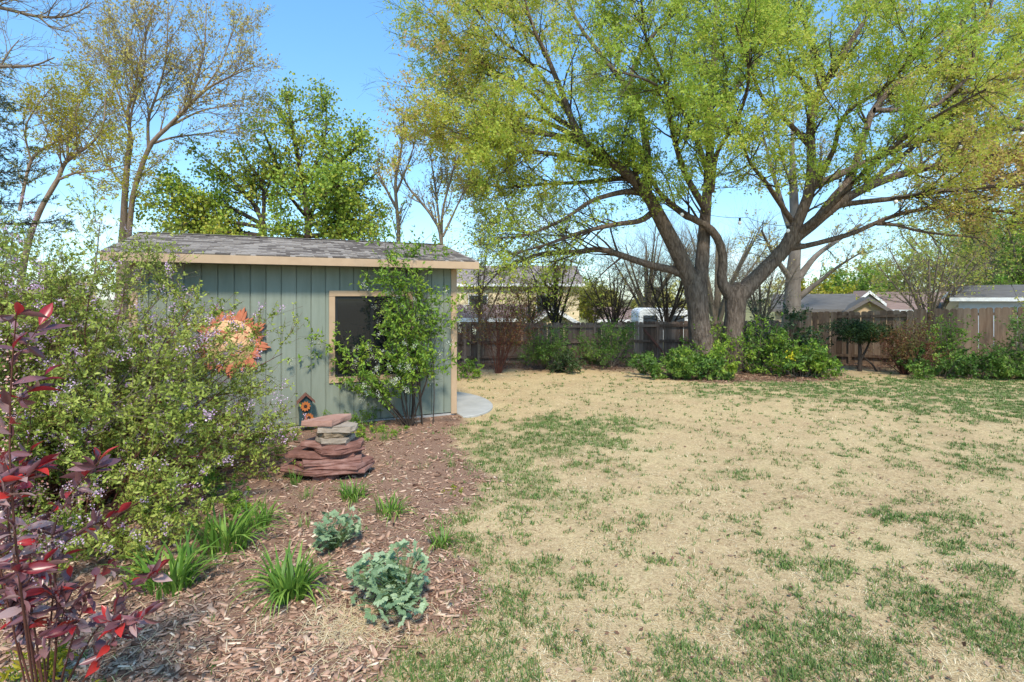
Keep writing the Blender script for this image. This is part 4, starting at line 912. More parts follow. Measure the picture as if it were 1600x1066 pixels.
def spruce():
    Y = 11.0; b = on_ground(-140, Y); t = thing('spruce_tree', 'dark green spruce with drooping boughs above the tall lilac bush', 'tree', b)
    o = np.array(b); V, F = rough_tube([(b.x, b.y, b.z - .1, .2), (b.x, b.y, 4, .15), (b.x, b.y, 9.5, .02)], 20, 10, .05); mesh('trunk', V - o, F, 'bark_dark', t, smooth=True)
    n = 110; z = rng.uniform(3.7, 9, n); az = rng.uniform(0, 2 * np.pi, n); L = 3.1 * (1 - (z - 1.2) / 9.5) + .3
    k = np.linspace(0, 1, 7)[None, :]
    pts = np.stack([b.x + np.cos(az)[:, None] * L[:, None] * k, b.y + np.sin(az)[:, None] * L[:, None] * k, z[:, None] + L[:, None] * (-.16 * k + .22 * k ** 2.5)], -1)
    rad = .025 * (1 - k * .85) * np.ones((n, 1)); tw = spawn(pts, rad, 2200, (.2, 1), (.25, .6), (35, 60), 4, .08, (0, 0, -.1), .4, .003, .01)
    V, F = joinVF([tubes(pts, rad, 4), tubes(*tw, 3)]); mesh('branches', V - o, F, 'bark_dark', t, kind='stuff')
    p, tan, _ = along(tw[0], 60000, (0, 1)); V, F = leaves(p, tan, (.05, .085), .2, .62, 0, .006, tri=True); mesh('crown', V - o, F, 'needle', t, v=clumpval(p, 2, .6), kind='stuff')
spruce()

# ------------------------------------------------------------------ trees beyond the fence
def small_tree(name, label, px, Y, top_py, spread, leafmat, nleaf, bark='stem_grey', stems=5, size=(.05, .1), cat='tree', twigs=900, group=None, r0=.06, lean=0, fork=.3, aspect=.55, droop=.1):
    b = on_ground(px, Y); top = P(px, top_py, Y)[2] - b.z; pls = []
    for i in range(stems):
        a = 2 * math.pi * i / stems + rng.uniform(-.5, .5); s = spread * rng.uniform(.35, .9); h = top * rng.uniform(.75, 1.0)
        dx, dy = math.cos(a) * s + lean, math.sin(a) * s
        pls.append([(b.x, b.y, b.z + top * fork * rng.uniform(.2, .9), r0 * .7), (b.x + dx * .35, b.y + dy * .35, b.z + h * .5, r0 * .5), (b.x + dx * .75, b.y + dy * .75, b.z + h * .8, r0 * .3), (b.x + dx, b.y + dy, b.z + h, r0 * .1)])
    tk = [[(b.x, b.y, b.z - .1, r0 * 1.2), (b.x + .02, b.y, b.z + top * fork, r0), (b.x - .02, b.y, b.z + top * .8, r0 * .3)]]
    return tree(name, label, b, tk, pls, [dict(from_trunk=True, count=stems * 14, trange=(.2, 1), length=(spread * .35, spread * .9), angle=(25, 60), K=5, wig=.14, trop=(0, 0, .2), ratio=.5, rtip=.005, rmax=.03, sides=4, lt=.5), dict(count=int(twigs * .7), trange=(.1, 1), length=(.12 * top, .28 * top), angle=(20, 55), K=3, wig=.14, trop=(0, 0, .1), ratio=.55, rtip=.003, rmax=.01)],
                dict(count=nleaf, cluster=2, size=size, aspect=aspect, spread=.9, droop=droop, amp=.6) if nleaf else None, bark, leafmat, cat=cat, group=group, limb_sides=5, trunk_sides=9, flare=.1)
def beyond():
    small_tree('young_tree', 'thin-trunked young tree with yellow leaves beyond the dark fence', 868, 22.0, 360, 1.6, 'leaf_yellow', 1500, stems=6, r0=.09, bark='bark_dark', size=(.07, .13))
    small_tree('young_tree', 'small golden-leaved tree before the cream yellow house', 826, 23.0, 420, 1.3, 'leaf_yellow', 1500, stems=5, r0=.05, size=(.06, .12))
    small_tree('young_tree', 'leaning thin grey tree beside the shed corner', 748, 18.6, 360, .9, 'leaf_bud', 700, stems=3, r0=.05, lean=.5)
    small_tree('bare_bush', 'grey bare bushy tree left of the white trailer', 960, 23.5, 405, 2.0, 'leaf_bud', 700, stems=8, r0=.07, bark='bark_dark', twigs=1500)
    small_tree('bare_bush', 'grey bare bushy tree standing before the white trailer', 1042, 24.0, 405, 2.0, 'leaf_bud', 400, stems=8, r0=.08, bark='bark_dark', twigs=1500)
    small_tree('young_tree', 'bright yellow sprouting bush right of the yellow garage', 925, 24.5, 440, 1.0, 'leaf_yellow', 2200, stems=5, r0=.04, size=(.07, .12))
    small_tree('bare_bush', 'brown bare thicket behind the right trunk of the big tree', 1188, 27, 400, 2.2, 'leaf_bud', 500, stems=9, r0=.07, twigs=1800)
    small_tree('bare_tree', 'bare spreading tree before the long brown-roofed house', 1452, 30, 372, 3.4, 'leaf_spring', 2400, stems=9, r0=.11, twigs=1500, fork=.25, bark='stem_grey', size=(.08, .14))
    small_tree('spring_tree', 'bright yellow-green tree left of the low grey-roofed house', 1285, 42, 446, 2.2, 'leaf_yellow', 5200, stems=7, r0=.1, size=(.16, .28), fork=.1)
    small_tree('spring_tree', 'rounded lime green tree behind the low grey-roofed house', 1322, 50, 430, 3.0, 'leaf_bright', 6500, stems=8, r0=.15, size=(.18, .32), fork=.1)
    small_tree('spring_tree', 'loose pale green tree behind the grey gable', 1392, 58, 405, 5.0, 'leaf_spring', 8000, stems=9, r0=.2, size=(.18, .32))
    small_tree('willow_tree', 'hazy pale willow behind the narrow tan house end', 1520, 52, 345, 7.0, 'leaf_spring', 22000, stems=14, r0=.3, size=(.16, .3), twigs=3600, fork=.12, droop=.6)
    small_tree('spring_tree', 'green leafy tree over the blue-grey utility shed', 1610, 36, 330, 4.0, 'leaf_bright', 15000, stems=10, r0=.2, size=(.12, .24), twigs=2200)
    small_tree('bare_tree', 'far bare tree between the two trunks of the big tree', 1120, 48, 330, 6.0, 'leaf_bud', 2600, stems=12, r0=.25, twigs=3200, bark='stem_grey')
    small_tree('bare_tree', 'far bare tree behind the white trailer', 1010, 55, 350, 7.0, 'leaf_bud', 4000, stems=12, r0=.25, twigs=3200, bark='stem_grey')
    # old pale-barked tree
    Y = 33; T = limb([(1237, 520, 12.5), (1238, 470, 11), (1240, 420, 9.5), (1243, 370, 7), (1240, 300, 6), (1238, 230, 3.4), (1240, 170, 1)], Y)
    L = [limb(p, Y, d) for p, d in [([(1244, 440, 6), (1275, 400, 4), (1310, 375, 3), (1345, 350, 1.5)], 1), ([(1248, 465, 5), (1280, 440, 3), (1312, 415, 2), (1350, 392, 1)], -2), ([(1242, 380, 5), (1225, 330, 4), (1205, 260, 2.6), (1190, 200, 1)], 2), ([(1244, 360, 5), (1270, 300, 3), (1285, 240, 1.4)], -2), ([(1238, 440, 5), (1210, 400, 3), (1190, 360, 1.6)], -2), ([(1240, 300, 3), (1220, 240, 2), (1210, 200, 1)], -3)]]
    tree('cottonwood_tree', 'old pale-barked bare tree standing behind the picket fence', on_ground(1237, Y), [T], L, [dict(count=70, trange=(.3, 1), length=(1.2, 3.2), angle=(25, 55), K=5, wig=.12, trop=(0, 0, .15), ratio=.45, rtip=.01, rmax=.05, sides=4), dict(count=700, trange=(.1, 1), length=(.6, 1.6), angle=(20, 55), K=4, wig=.14, trop=(0, 0, .05), ratio=.5, rtip=.005, rmax=.015)],
         dict(count=2600, cluster=2, size=(.10, .18), aspect=.6, spread=.9), 'bark_pale', 'leaf_bud', limb_sides=8)
beyond()
def far_wood():
    # far-off belt of trees that reads as one mass
    n = 90; a = rng.uniform(-1.25, 1.25, n); d = rng.uniform(75, 120, n); x = np.sin(a) * d * 1.2; y = np.abs(np.cos(a)) * d * .6 + 62; h = rng.uniform(4, 8.5, n)
    p = []; 
    for i in range(n):
        m = 420; q = randdir(m) * rng.uniform(.5, 1, (m, 1)) ** .5 * np.array([h[i] * .55, h[i] * .55, h[i] * .5]); p.append(q + np.array([x[i], y[i], gz(x[i], y[i]) + h[i] * .5]))
    p = np.vstack(p); V, F = leaves(p, np.tile([0, 0, 1.], (len(p), 1)), (.5, 1.1), .7, .9, tri=True); o = mesh('far_woodland', V, F, 'leaf_bud', v=np.clip(clumpval(p, .06, 1.2), 0, 1), kind='stuff')
    o['label'] = 'far-off belt of budding trees along the horizon'; o['category'] = 'woodland'
far_wood()

# ------------------------------------------------------------------ shrubs
def shrub(name, label, base, h, rad, leafmat, nleaf, size, aspect=.5, stems=14, tw=500, bark='stem_grey', tilt=(5, 60), arch=-.35, cat='shrub', group=None, flowers=None, cluster=2, detailed=False, spread=.85, droop=.05, l2=None, amp=.7, ns=2.0, r0=.014, stretch=(1, 1), off=(0, 0), face=None, lt=.3, rb=.12):
    b = Vector(base); t = thing(name, label, cat, b, 0, group); o = np.array(b)
    az = rng.uniform(0, 2 * np.pi, stems); th = np.radians(rng.uniform(tilt[0], tilt[1], stems)); L = np.hypot(h * np.cos(th), rad * np.sin(th)) * rng.uniform(.75, 1.05, stems) * 1.05
    K = 7; d = np.stack([np.sin(th) * np.cos(az) * stretch[0] + off[0], np.sin(th) * np.sin(az) * stretch[1] + off[1], np.cos(th)], 1); d = unit(d); p = np.stack([np.cos(az) * rb * rad, np.sin(az) * rb * rad, np.zeros(stems) - .03], 1) * rng.uniform(.2, 1, (stems, 1))
    pts = [p + o]
    for k in range(K - 1):
        d = unit(d + .07 * rng.normal(size=d.shape) + np.array([0, 0, arch / (K - 1)])); pts.append(pts[-1] + d * (L / (K - 1))[:, None])
    pts = np.stack(pts, 1); rr = r0 * np.linspace(1, .3, K)[None, :] * rng.uniform(.7, 1.2, (stems, 1))
    s2 = spawn(pts, rr, stems * 7, (.25, 1), l2 or (.22 * h, .5 * h), (20, 60), 5, .14, (0, 0, .12), .55, .0025, .01, lt)
    s3 = spawn(s2[0], s2[1], tw, (.15, 1), (.08 * h, .24 * h), (20, 60), 3, .16, (0, 0, .08), .6, .0016, .004, .2)
    V, F = joinVF([tubes(pts, rr, 5), tubes(*s2, 3), tubes(*s3, 3)]); mesh('stems', V - o, F, bark, t, smooth=True, kind='stuff')
    p1, t1, _ = along(s3[0], int(nleaf * .75) // cluster, (.1, 1)); p2, t2, _ = along(s2[0], int(nleaf * .25) // cluster, (.2, 1))
    p = np.repeat(np.vstack([p1, p2]), cluster, 0); tan = np.repeat(np.vstack([t1, t2]), cluster, 0)
    k = p[:, 2] > gz(p[:, 0], p[:, 1]) + .02; p, tan = p[k], tan[k]
    v = clumpval(p, ns, amp); V, F = leaves(p, tan, size, aspect, spread, droop, jit=size[0] * .3, detailed=detailed, face=face, tri=(b.y > 12 and not detailed))
    mesh('foliage', V - o, F, leafmat, t, v=np.repeat(v, 2) if detailed else v, kind='stuff')
    if flowers:
        fm, n, per, ln, wd, ps, hang = flowers
        q, tq, _ = along(s3[0], n, (.7, 1)); q = q[q[:, 2] > o[2] + h * .15]; n = len(q)
        u = rng.uniform(0, 1, (n, per, 1)); ax = unit(randdir(n) * .5 + np.array([0, 0, hang]))[:, None, :]
        c = q[:, None, :] + ax * u * ln + rng.normal(size=(n, per, 3)) * wd * (1.1 - .6 * u); c = c.reshape(-1, 3)
        V, F = leaves(c, randdir(len(c)), ps, .8, 1.0); mesh('flowers', V - o, F, fm, t, v=rng.uniform(0, 1, len(c)), kind='stuff')
    return t
def left_shrubs():
    global rng
    rng = np.random.default_rng(19)
    # the huge lilac-flowered bush
    shrub('flowering_bush', 'huge arching green bush dotted with lilac flowers before the shed', G(122, 794), 2.3, 1.58, 'leaf_shrub', 90000, (.022, .058), .44, stems=66, tw=5200, bark='stem_red', tilt=(4, 74), arch=-.55, cat='bush', flowers=('petal_lilac', 800, 30, .08, .012, (.014, .024), .4), cluster=3, l2=(.35, .95), amp=.8, ns=2.2, r0=.015, off=(.0, .14), lt=.3, rb=.2)
    shrub('flowering_bush', 'tall leafy lilac bush standing left of the arching flowering bush', on_ground(10, 5.9), 3.0, 1.6, 'leaf_shrub', 56000, (.026, .062), .44, stems=44, tw=3400, bark='stem_grey', tilt=(3, 56), arch=-.3, cat='bush', flowers=('petal_lilac', 340, 30, .09, .014, (.012, .022), .4), cluster=3, l2=(.45, 1.2), amp=.8, ns=2.0, r0=.018, rb=.25)
    shrub('flowering_bush', 'lower lilac bush between the arching bush and the wine red shrub', G(95, 850), 1.25, 1.15, 'leaf_shrub', 30000, (.022, .055), .44, stems=36, tw=1800, bark='stem_red', tilt=(5, 70), arch=-.4, cat='bush', flowers=('petal_lilac', 200, 28, .07, .013, (.011, .02), .4), cluster=3, l2=(.25, .65), amp=.8, ns=2.4, r0=.01, rb=.4)
    # wispy dry stems sticking out from the bush
    # chokecherry in front of the window
    b = shed_pt(-.98, -.50); b.z = float(gtop(b.x, b.y))
    shrub('chokecherry_shrub', 'leafy green shrub with white flower spikes covering the shed window', b, 2.25, 1.0, 'leaf_bright', 6000, (.045, .095), .48, stems=17, tw=800, bark='bark_dark', tilt=(3, 44), arch=-.05, flowers=('petal_white', 120, 44, .10, .008, (.012, .02), -.6), cluster=2, detailed=True, amp=.7, ns=2.2, r0=.013, off=(-.10, -.02), l2=(.3, .8), stretch=(1.1, .5), droop=.2, face=(0, -.4, .8), rb=.1)
    b = shed_pt(-.75, -.62); b.z = float(gtop(b.x, b.y))
    shrub('chokecherry_shrub', 'tall thin leafy shoots rising past the shed eave beside the window', b, 3.45, .55, 'leaf_bright', 1900, (.05, .09), .48, stems=5, tw=200, bark='bark_dark', tilt=(2, 9), arch=-.02, cluster=2, detailed=True, r0=.012, l2=(.2, .5), droop=.2, rb=.3, off=(-.06, -.04), lt=.1)
left_shrubs()

# ------------------------------------------------------------------ plants whose leaves can be told apart: every leaf its own object
def leaf_data(name, mat, outline, fold=.15, curl=.2, val=.5, thick=0):
    """outline: half widths (t, w) along a unit-length leaf; returns shared mesh"""
    V = []; F = []; n = len(outline)
    for t, w in outline:
        z = -curl * t * t
        V += [(t, -w, z + fold * w), (t, 0, z), (t, w, z + fold * w)]
    for i in range(n - 1):
        a = i * 3; F += [(a, a + 3, a + 4, a + 1), (a + 1, a + 4, a + 5, a + 2)]
    me = bpy.data.meshes.new(name); me.from_pydata(V, [], F); at = me.attributes.new('v', 'FLOAT', 'FACE'); at.data.foreach_set('value', np.full(len(F), val, np.float32))
    me.polygons.foreach_set('use_smooth', np.ones(len(F), bool)); me.materials.append(MATS[mat]); me.update(); return me
def frame(d, up=(0, 0, 1), roll=0.0):
    x = Vector(d).normalized(); u = Vector(up); y = u.cross(x)
    if y.length < 1e-4: y = Vector((0, 1, 0))
    y.normalize(); z = x.cross(y); M = Matrix((x, y, z)).transposed().to_4x4()
    return M @ Matrix.Rotation(roll, 4, 'X')
LANCE = [(0, .012), (.12, .07), (.35, .17), (.55, .19), (.75, .13), (.9, .055), (1, .004)]
RED = [leaf_data('leaf', 'leaf_red', LANCE, .5, .12 + .05 * i, v) for i, v in enumerate((.5, .7, .85, 1.0))]
PUR = [leaf_data('leaf', 'leaf_purple', LANCE, .3, .1 + .06 * i, v) for i, v in enumerate((.15, .4, .65, .95))]
def red_shrub():
    b = on_ground(75, 2.95); t = thing('sand_cherry', 'wine red leaved shrub with tiny pink flowers in the mulch bed', 'shrub', b); o = np.array(b)
    Y = 2.5
    T = [([(40, 1100, 4), (30, 900, 3.2), (15, 700, 2.6), (20, 560, 2), (27, 478, 1.2)], -.55), ([(60, 1090, 3.6), (40, 960, 3), (20, 860, 2.4), (12, 780, 1.8), (60, 730, 1.2)], -.35), ([(90, 1080, 3.6), (90, 950, 3), (80, 850, 2.4), (105, 780, 1.8), (160, 715, 1.2)], -.1), ([(110, 1080, 3.4), (140, 1000, 2.6), (180, 950, 2), (205, 920, 1.6), (250, 895, 1)], .1),
         ([(100, 1080, 3.4), (110, 1010, 2.6), (130, 950, 2), (150, 900, 1.4)], .0), ([(80, 1080, 3.4), (50, 1010, 2.6), (30, 960, 2), (30, 920, 1.2)], .1), ([(70, 1080, 3), (45, 900, 2.4), (70, 820, 1.8), (90, 790, 1)], .0), ([(120, 1090, 3), (170, 1010, 2), (200, 975, 1.4), (230, 960, .8)], -.1), ([(30, 1090, 3), (0, 900, 2.4), (-10, 800, 2), (0, 720, 1)], .0), ([(60, 1090, 3), (90, 880, 2), (130, 830, 1.5), (190, 800, 1)], .1), ([(10, 1000, 2.6), (-10, 820, 2), (25, 760, 1.4), (50, 700, .8)], -.3), ([(75, 1090, 3), (70, 1000, 2), (100, 960, 1.5), (80, 930, 1)], .0)]
    ls = []
    for p, d in T:
        q = limb(p, 2.9 + d, -.3); q[0] = (b.x + (q[0][0] - b.x) * .35, b.y + (q[0][1] - b.y) * .35, b.z - .02, q[0][3]); ls.append(resample(q, 12))
    pts = np.stack([a[:, :3] for a in ls]); rad = np.stack([np.minimum(a[:, 3] * .55, .006) for a in ls])
    s2 = spawn(pts, rad, 34, (.45, .95), (.08, .22), (25, 60), 5, .12, (0, 0, .25), .6, .0018, .004, .2)
    V, F = joinVF([tubes(pts, rad, 6), tubes(*s2, 4)]); mesh('stems', V - o, F, 'stem_red', t, smooth=True)
    count = 0
    def put(p, d, L, red, roll):
        me = (RED if red else PUR)[rng.integers(0, 4)]
        obj('leaf', me, t, mtx=Matrix.Translation(Vector(p) - b) @ frame(d, roll=roll) @ Matrix.Scale(L, 4))
    for arr, n in ((pts, 9), (s2[0], 5)):
        for c in arr:
            for k in range(n):
                s = .42 + .56 * k / (n - 1) if n == 9 else .3 + .7 * k / (n - 1)
                f = s * (len(c) - 1); i = min(int(f), len(c) - 2); p = c[i] + (c[i + 1] - c[i]) * (f - i); tan = unit(c[i + 1] - c[i])
                a = rng.uniform(0, 2 * math.pi); side = np.array([math.cos(a), math.sin(a), 0.]); tip = s > .86
                d = unit(tan * (1.1 if tip else .35) + side * (.5 if tip else .9) + np.array([0, 0, .25 if tip else -.05]))
                put(p, d, rng.uniform(.085, .13) * (.85 if tip else 1), tip or rng.uniform() < .3, rng.uniform(-1.1, 1.1)); count += 1
                if count >= 296: break
    # the smaller inner leaves, too many to pick apart
    p, tan, _ = along(np.concatenate([pts[:, 4:], pts[:, 4:]], 0), 260, (0, 1)); p2, t2, _ = along(s2[0], 240, (.1, 1)); p = np.vstack([p, p2]); tan = np.vstack([tan, t2])
    v = np.clip(rng.beta(1.2, 2.2, len(p)), 0, 1); V, F = leaves(p, tan, (.06, .10), .36, .75, -.1, .004, detailed=True); mesh('inner_leaves', V - o, F, 'leaf_purple', t, v=np.repeat(v, 2), kind='stuff', smooth=True)
    # pink blossom sprays
    fp = []
    for px, py, y in [(20, 600, 2.2), (10, 640, 2.2), (25, 555, 2.2), (20, 790, 2.4), (60, 770, 2.5), (75, 855, 2.6), (125, 770, 2.6), (140, 765, 2.6), (10, 840, 2.4), (25, 880, 2.5), (110, 970, 2.7), (40, 745, 2.4), (95, 800, 2.55), (5, 700, 2.3), (50, 820, 2.5), (70, 875, 2.6), (120, 760, 2.6), (160, 965, 2.8), (30, 830, 2.5), (8, 735, 2.3), (75, 845, 2.55)]:
        c = P(px, py, y); fp.append(c + rng.normal(size=(60, 3)) * np.array([.022, .02, .02]))
    fp = np.vstack(fp); V, F = leaves(fp, randdir(len(fp)), (.006, .013), .85, 1.0); mesh('flowers', V - o, F, 'petal_pink', t, v=rng.uniform(0, 1, len(fp)), kind='stuff')
red_shrub()

def colum_leaf(val):
    V = [(0, 0, 0)]; F = []
    for a0 in (-1.15, 0, 1.15):
        c, s = math.cos(a0), math.sin(a0); base = len(V); V.append((.10 * c, .10 * s, 0)); ring = []
        for k, (a, r) in enumerate([(-1.0, .20), (-.75, .34), (-.5, .40), (-.3, .36), (-.14, .47), (.14, .47), (.3, .36), (.5, .40), (.75, .34), (1.0, .20)]):
            x, y = .10 + r * math.cos(a), r * math.sin(a) * .95; V.append((x * c - y * s, x * s + y * c, -.14 * r + .03 * math.cos(k * 2.2))); ring.append(len(V) - 1)
        F += [(base, ring[i], ring[i + 1]) for i in range(9)]
    me = bpy.data.meshes.new('leaf'); me.from_pydata(V, [], F); at = me.attributes.new('v', 'FLOAT', 'FACE'); at.data.foreach_set('value', np.clip(val + rng.normal(size=len(F)) * .04, 0, 1).astype(np.float32)); me.materials.append(MATS['leaf_blue']); me.update(); return me
CL = [colum_leaf(v) for v in (.1, .35, .6, .9)]
def columbine(label, base, h, rad, n):
    b = Vector(base); t = thing('columbine_plant', label, 'plant', b, 0, 'blue-green columbines in the mulch bed'); pet = []
    nm = 7; ma = rng.uniform(0, 2 * math.pi, nm); mo = np.stack([np.cos(ma), np.sin(ma)], 1) * rad * rng.uniform(.1, .85, (nm, 1)); mh = h * rng.uniform(.4, 1.0, nm); mh[0] = h; mo[0] *= .2
    for i in range(n):
        j = rng.integers(0, nm); a = rng.uniform(0, 2 * math.pi); u = math.sqrt(rng.uniform(.02, 1)); rr = rad * .42 * rng.uniform(.8, 1.25); x, y = mo[j, 0] + math.cos(a) * u * rr, mo[j, 1] + math.sin(a) * u * rr
        z = mh[j] * (1 - .45 * u ** 2) * (rng.uniform(.8, 1.0) if rng.uniform() < .7 else rng.uniform(.25, .8)) + .03
        tip = np.array([x, y, z]); pet.append(np.stack([np.zeros(3) + [x * .08, y * .08, -.01], tip * np.array([.4, .4, .62]), tip * np.array([.8, .8, .93]), tip]))
        d = Vector((x, y, -.15 * rad + .12)); d = d.normalized() if d.length > .01 else Vector((1, 0, 0))
        obj('leaf', CL[rng.integers(0, 4)], t, mtx=Matrix.Translation(Vector(tip)) @ frame(d, roll=rng.uniform(-.9, .9)) @ Matrix.Rotation(rng.uniform(-.7, .8), 4, 'Y') @ Matrix.Scale(rng.uniform(.075, .115) * (h / .5) ** .3, 4))
    pts = np.stack(pet); V, F = tubes(pts, np.full(pts.shape[:2], .0022), 3); mesh('stems', V, F, 'stem_green', t, smooth=True)
    return t
columbine('large blue-green columbine beside the pale straw heap', G(632, 956), .50, .34, 200)
columbine('smaller blue-green columbine further up the mulch bed', G(522, 862), .34, .22, 96)

def blade_data(curl, w, val):
    V = []; F = []; n = 6
    for i in range(n + 1):
        s = i / n; a = curl * s ** 1.6; x = s * math.sin(a) * .9 + .02 * s; z = s * (math.cos(a * .75)); ww = w * (1 - s ** 2.2) * (.55 + .45 * min(1, s * 4)) + .0004
        V += [(x, -ww, z + ww * .25), (x, 0, z), (x, ww, z + ww * .25)]
    for i in range(n):
        a = i * 3; F += [(a, a + 1, a + 4, a + 3), (a + 1, a + 2, a + 5, a + 4)]
    me = bpy.data.meshes.new('blade'); me.from_pydata(V, [], F); at = me.attributes.new('v', 'FLOAT', 'FACE'); at.data.foreach_set('value', np.full(len(F), val, np.float32)); me.polygons.foreach_set('use_smooth', np.ones(len(F), bool)); me.materials.append(MATS['blade']); me.update(); return me
BL = [blade_data(c, .034, v) for c, v in ((.15, .5), (.5, .75), (.9, .35), (1.3, .6), (1.75, .9), (.3, .15))]
NB = [blade_data(c, .018, v) for c, v in ((.15, .5), (.5, .7), (.9, .35), (1.2, .55), (.3, .15))]
def clump(label, base, h, rad, n, narrow=False, name='daylily', val=0):
    b = Vector(base); b.z = float(gtop(b.x, b.y)); t = thing(name, label, 'plant', b, 0, 'strappy clumps in the mulch bed'); pool = NB if narrow else BL
    for i in range(int(n * 1.7)):
        a = rng.uniform(0, 2 * math.pi); u = math.sqrt(rng.uniform(0, 1)) * rad * 1.2
        M = Matrix.Translation((math.cos(a) * u, math.sin(a) * u, -.01)) @ Matrix.Rotation(a + rng.normal() * .7, 4, 'Z') @ Matrix.Rotation(abs(rng.normal()) * .22, 4, 'Y') @ Matrix.Scale(h * rng.uniform(.6, 1.1), 4)
        obj('blade', pool[rng.integers(0, len(pool))], t, mtx=M)
for a in [('big fresh green daylily clump between bark chips and the two columbines', G(453, 938), .36, .10, 75), ('upright clump with blunt green blades below the flagstone pile', G(608, 808), .24, .11, 46), ('bushy clump of green blades right of the flagstone pile', G(552, 783), .24, .10, 50), ('slender clump growing against the foot of the flagstone pile', G(462, 760), .24, .05, 22),
          ('little clump just in front of the flagstone pile', G(478, 782), .16, .05, 20), ('dark green clump touching the top edge of the large columbine', G(692, 858), .22, .07, 34), ('long-bladed dark clump beside the wine red shrub', G(262, 925), .40, .14, 58), ('broad clump at the rim of the arching flowering bush', G(352, 862), .40, .15, 62), ('clump between arching flowering bush and smaller columbine', G(405, 825), .28, .10, 40), ('thin tuft near the lawn edge above the yellow moss', G(707, 732), .17, .04, 14),
          ('sparse tuft between flagstone pile and smaller columbine', G(475, 830), .15, .07, 12), ('yellowish tuft right beneath the chokecherry shrub', G(600, 690), .18, .08, 22), ('sparse tuft by the lawn edge below the chokecherry', G(662, 735), .12, .07, 14)]:
    clump(*a, narrow=a[3] < .06 or 'tuft' in a[0])
for lab, px, py, h, r, n in [('leafy weed patch at the foot of the shed wall', 590, 684, .16, .34, 900), ('low green weeds between flagstone pile and flowering bush', 425, 690, .20, .32, 1100), ('small leafy weed clump beside the birdhouse', 512, 668, .30, .22, 500), ('leafy weed under the shed window', 575, 668, .36, .25, 480), ('green weeds spreading under the arching flowering bush', 330, 800, .2, .5, 1500)]:
    shrub('weed_plant', lab, G(px, py), h, r, 'leaf_bright', n, (.022, .045), .5, stems=16, tw=120, bark='stem_green', tilt=(5, 75), arch=-.2, cat='weeds', cluster=2, r0=.003, l2=(.06, .16), rb=.7, detailed=True)
def dandelions():
    for i, (px, py) in enumerate([(548, 700), (566, 706), (560, 690), (580, 682)]):
        b = G(px, py); t = thing('yellow_flower', 'tiny yellow flower in the weeds before the shed wall', 'flower', b, 0, 'tiny yellow flowers by the shed'); V, F = tubes(np.array([[(0, 0, -.01), (.01, 0, .08), (.0, .01, .15)]]), np.full((1, 3), .003), 4); mesh('stem', V, F, 'stem_green', t)
        p = np.tile([0., .01, .15], (18, 1)); V, F = leaves(p, np.tile([0, 0, .4], (18, 1)), .03, .35, .85, 0, .002); mesh('petals', V, F, 'petal_yellow', t, v=rng.uniform(0, 1, 18))
dandelions()
shrub('moss_cushion', 'bright yellow-green cushion plant on the lawn edge', G(711, 773), .07, .11, 'leaf_yellow', 700, (.012, .022), .6, stems=14, tw=90, bark='stem_green', tilt=(5, 80), arch=-.1, cat='plant', r0=.002, l2=(.02, .05), rb=.7)
shrub('lime_plant', 'lime yellow leafy plant under the wine red shrub', on_ground(14, 2.85), .26, .26, 'leaf_yellow', 520, (.04, .075), .3, stems=16, tw=90, bark='stem_green', tilt=(5, 60), arch=-.3, cat='plant', r0=.003, l2=(.06, .12), rb=.5, detailed=True)

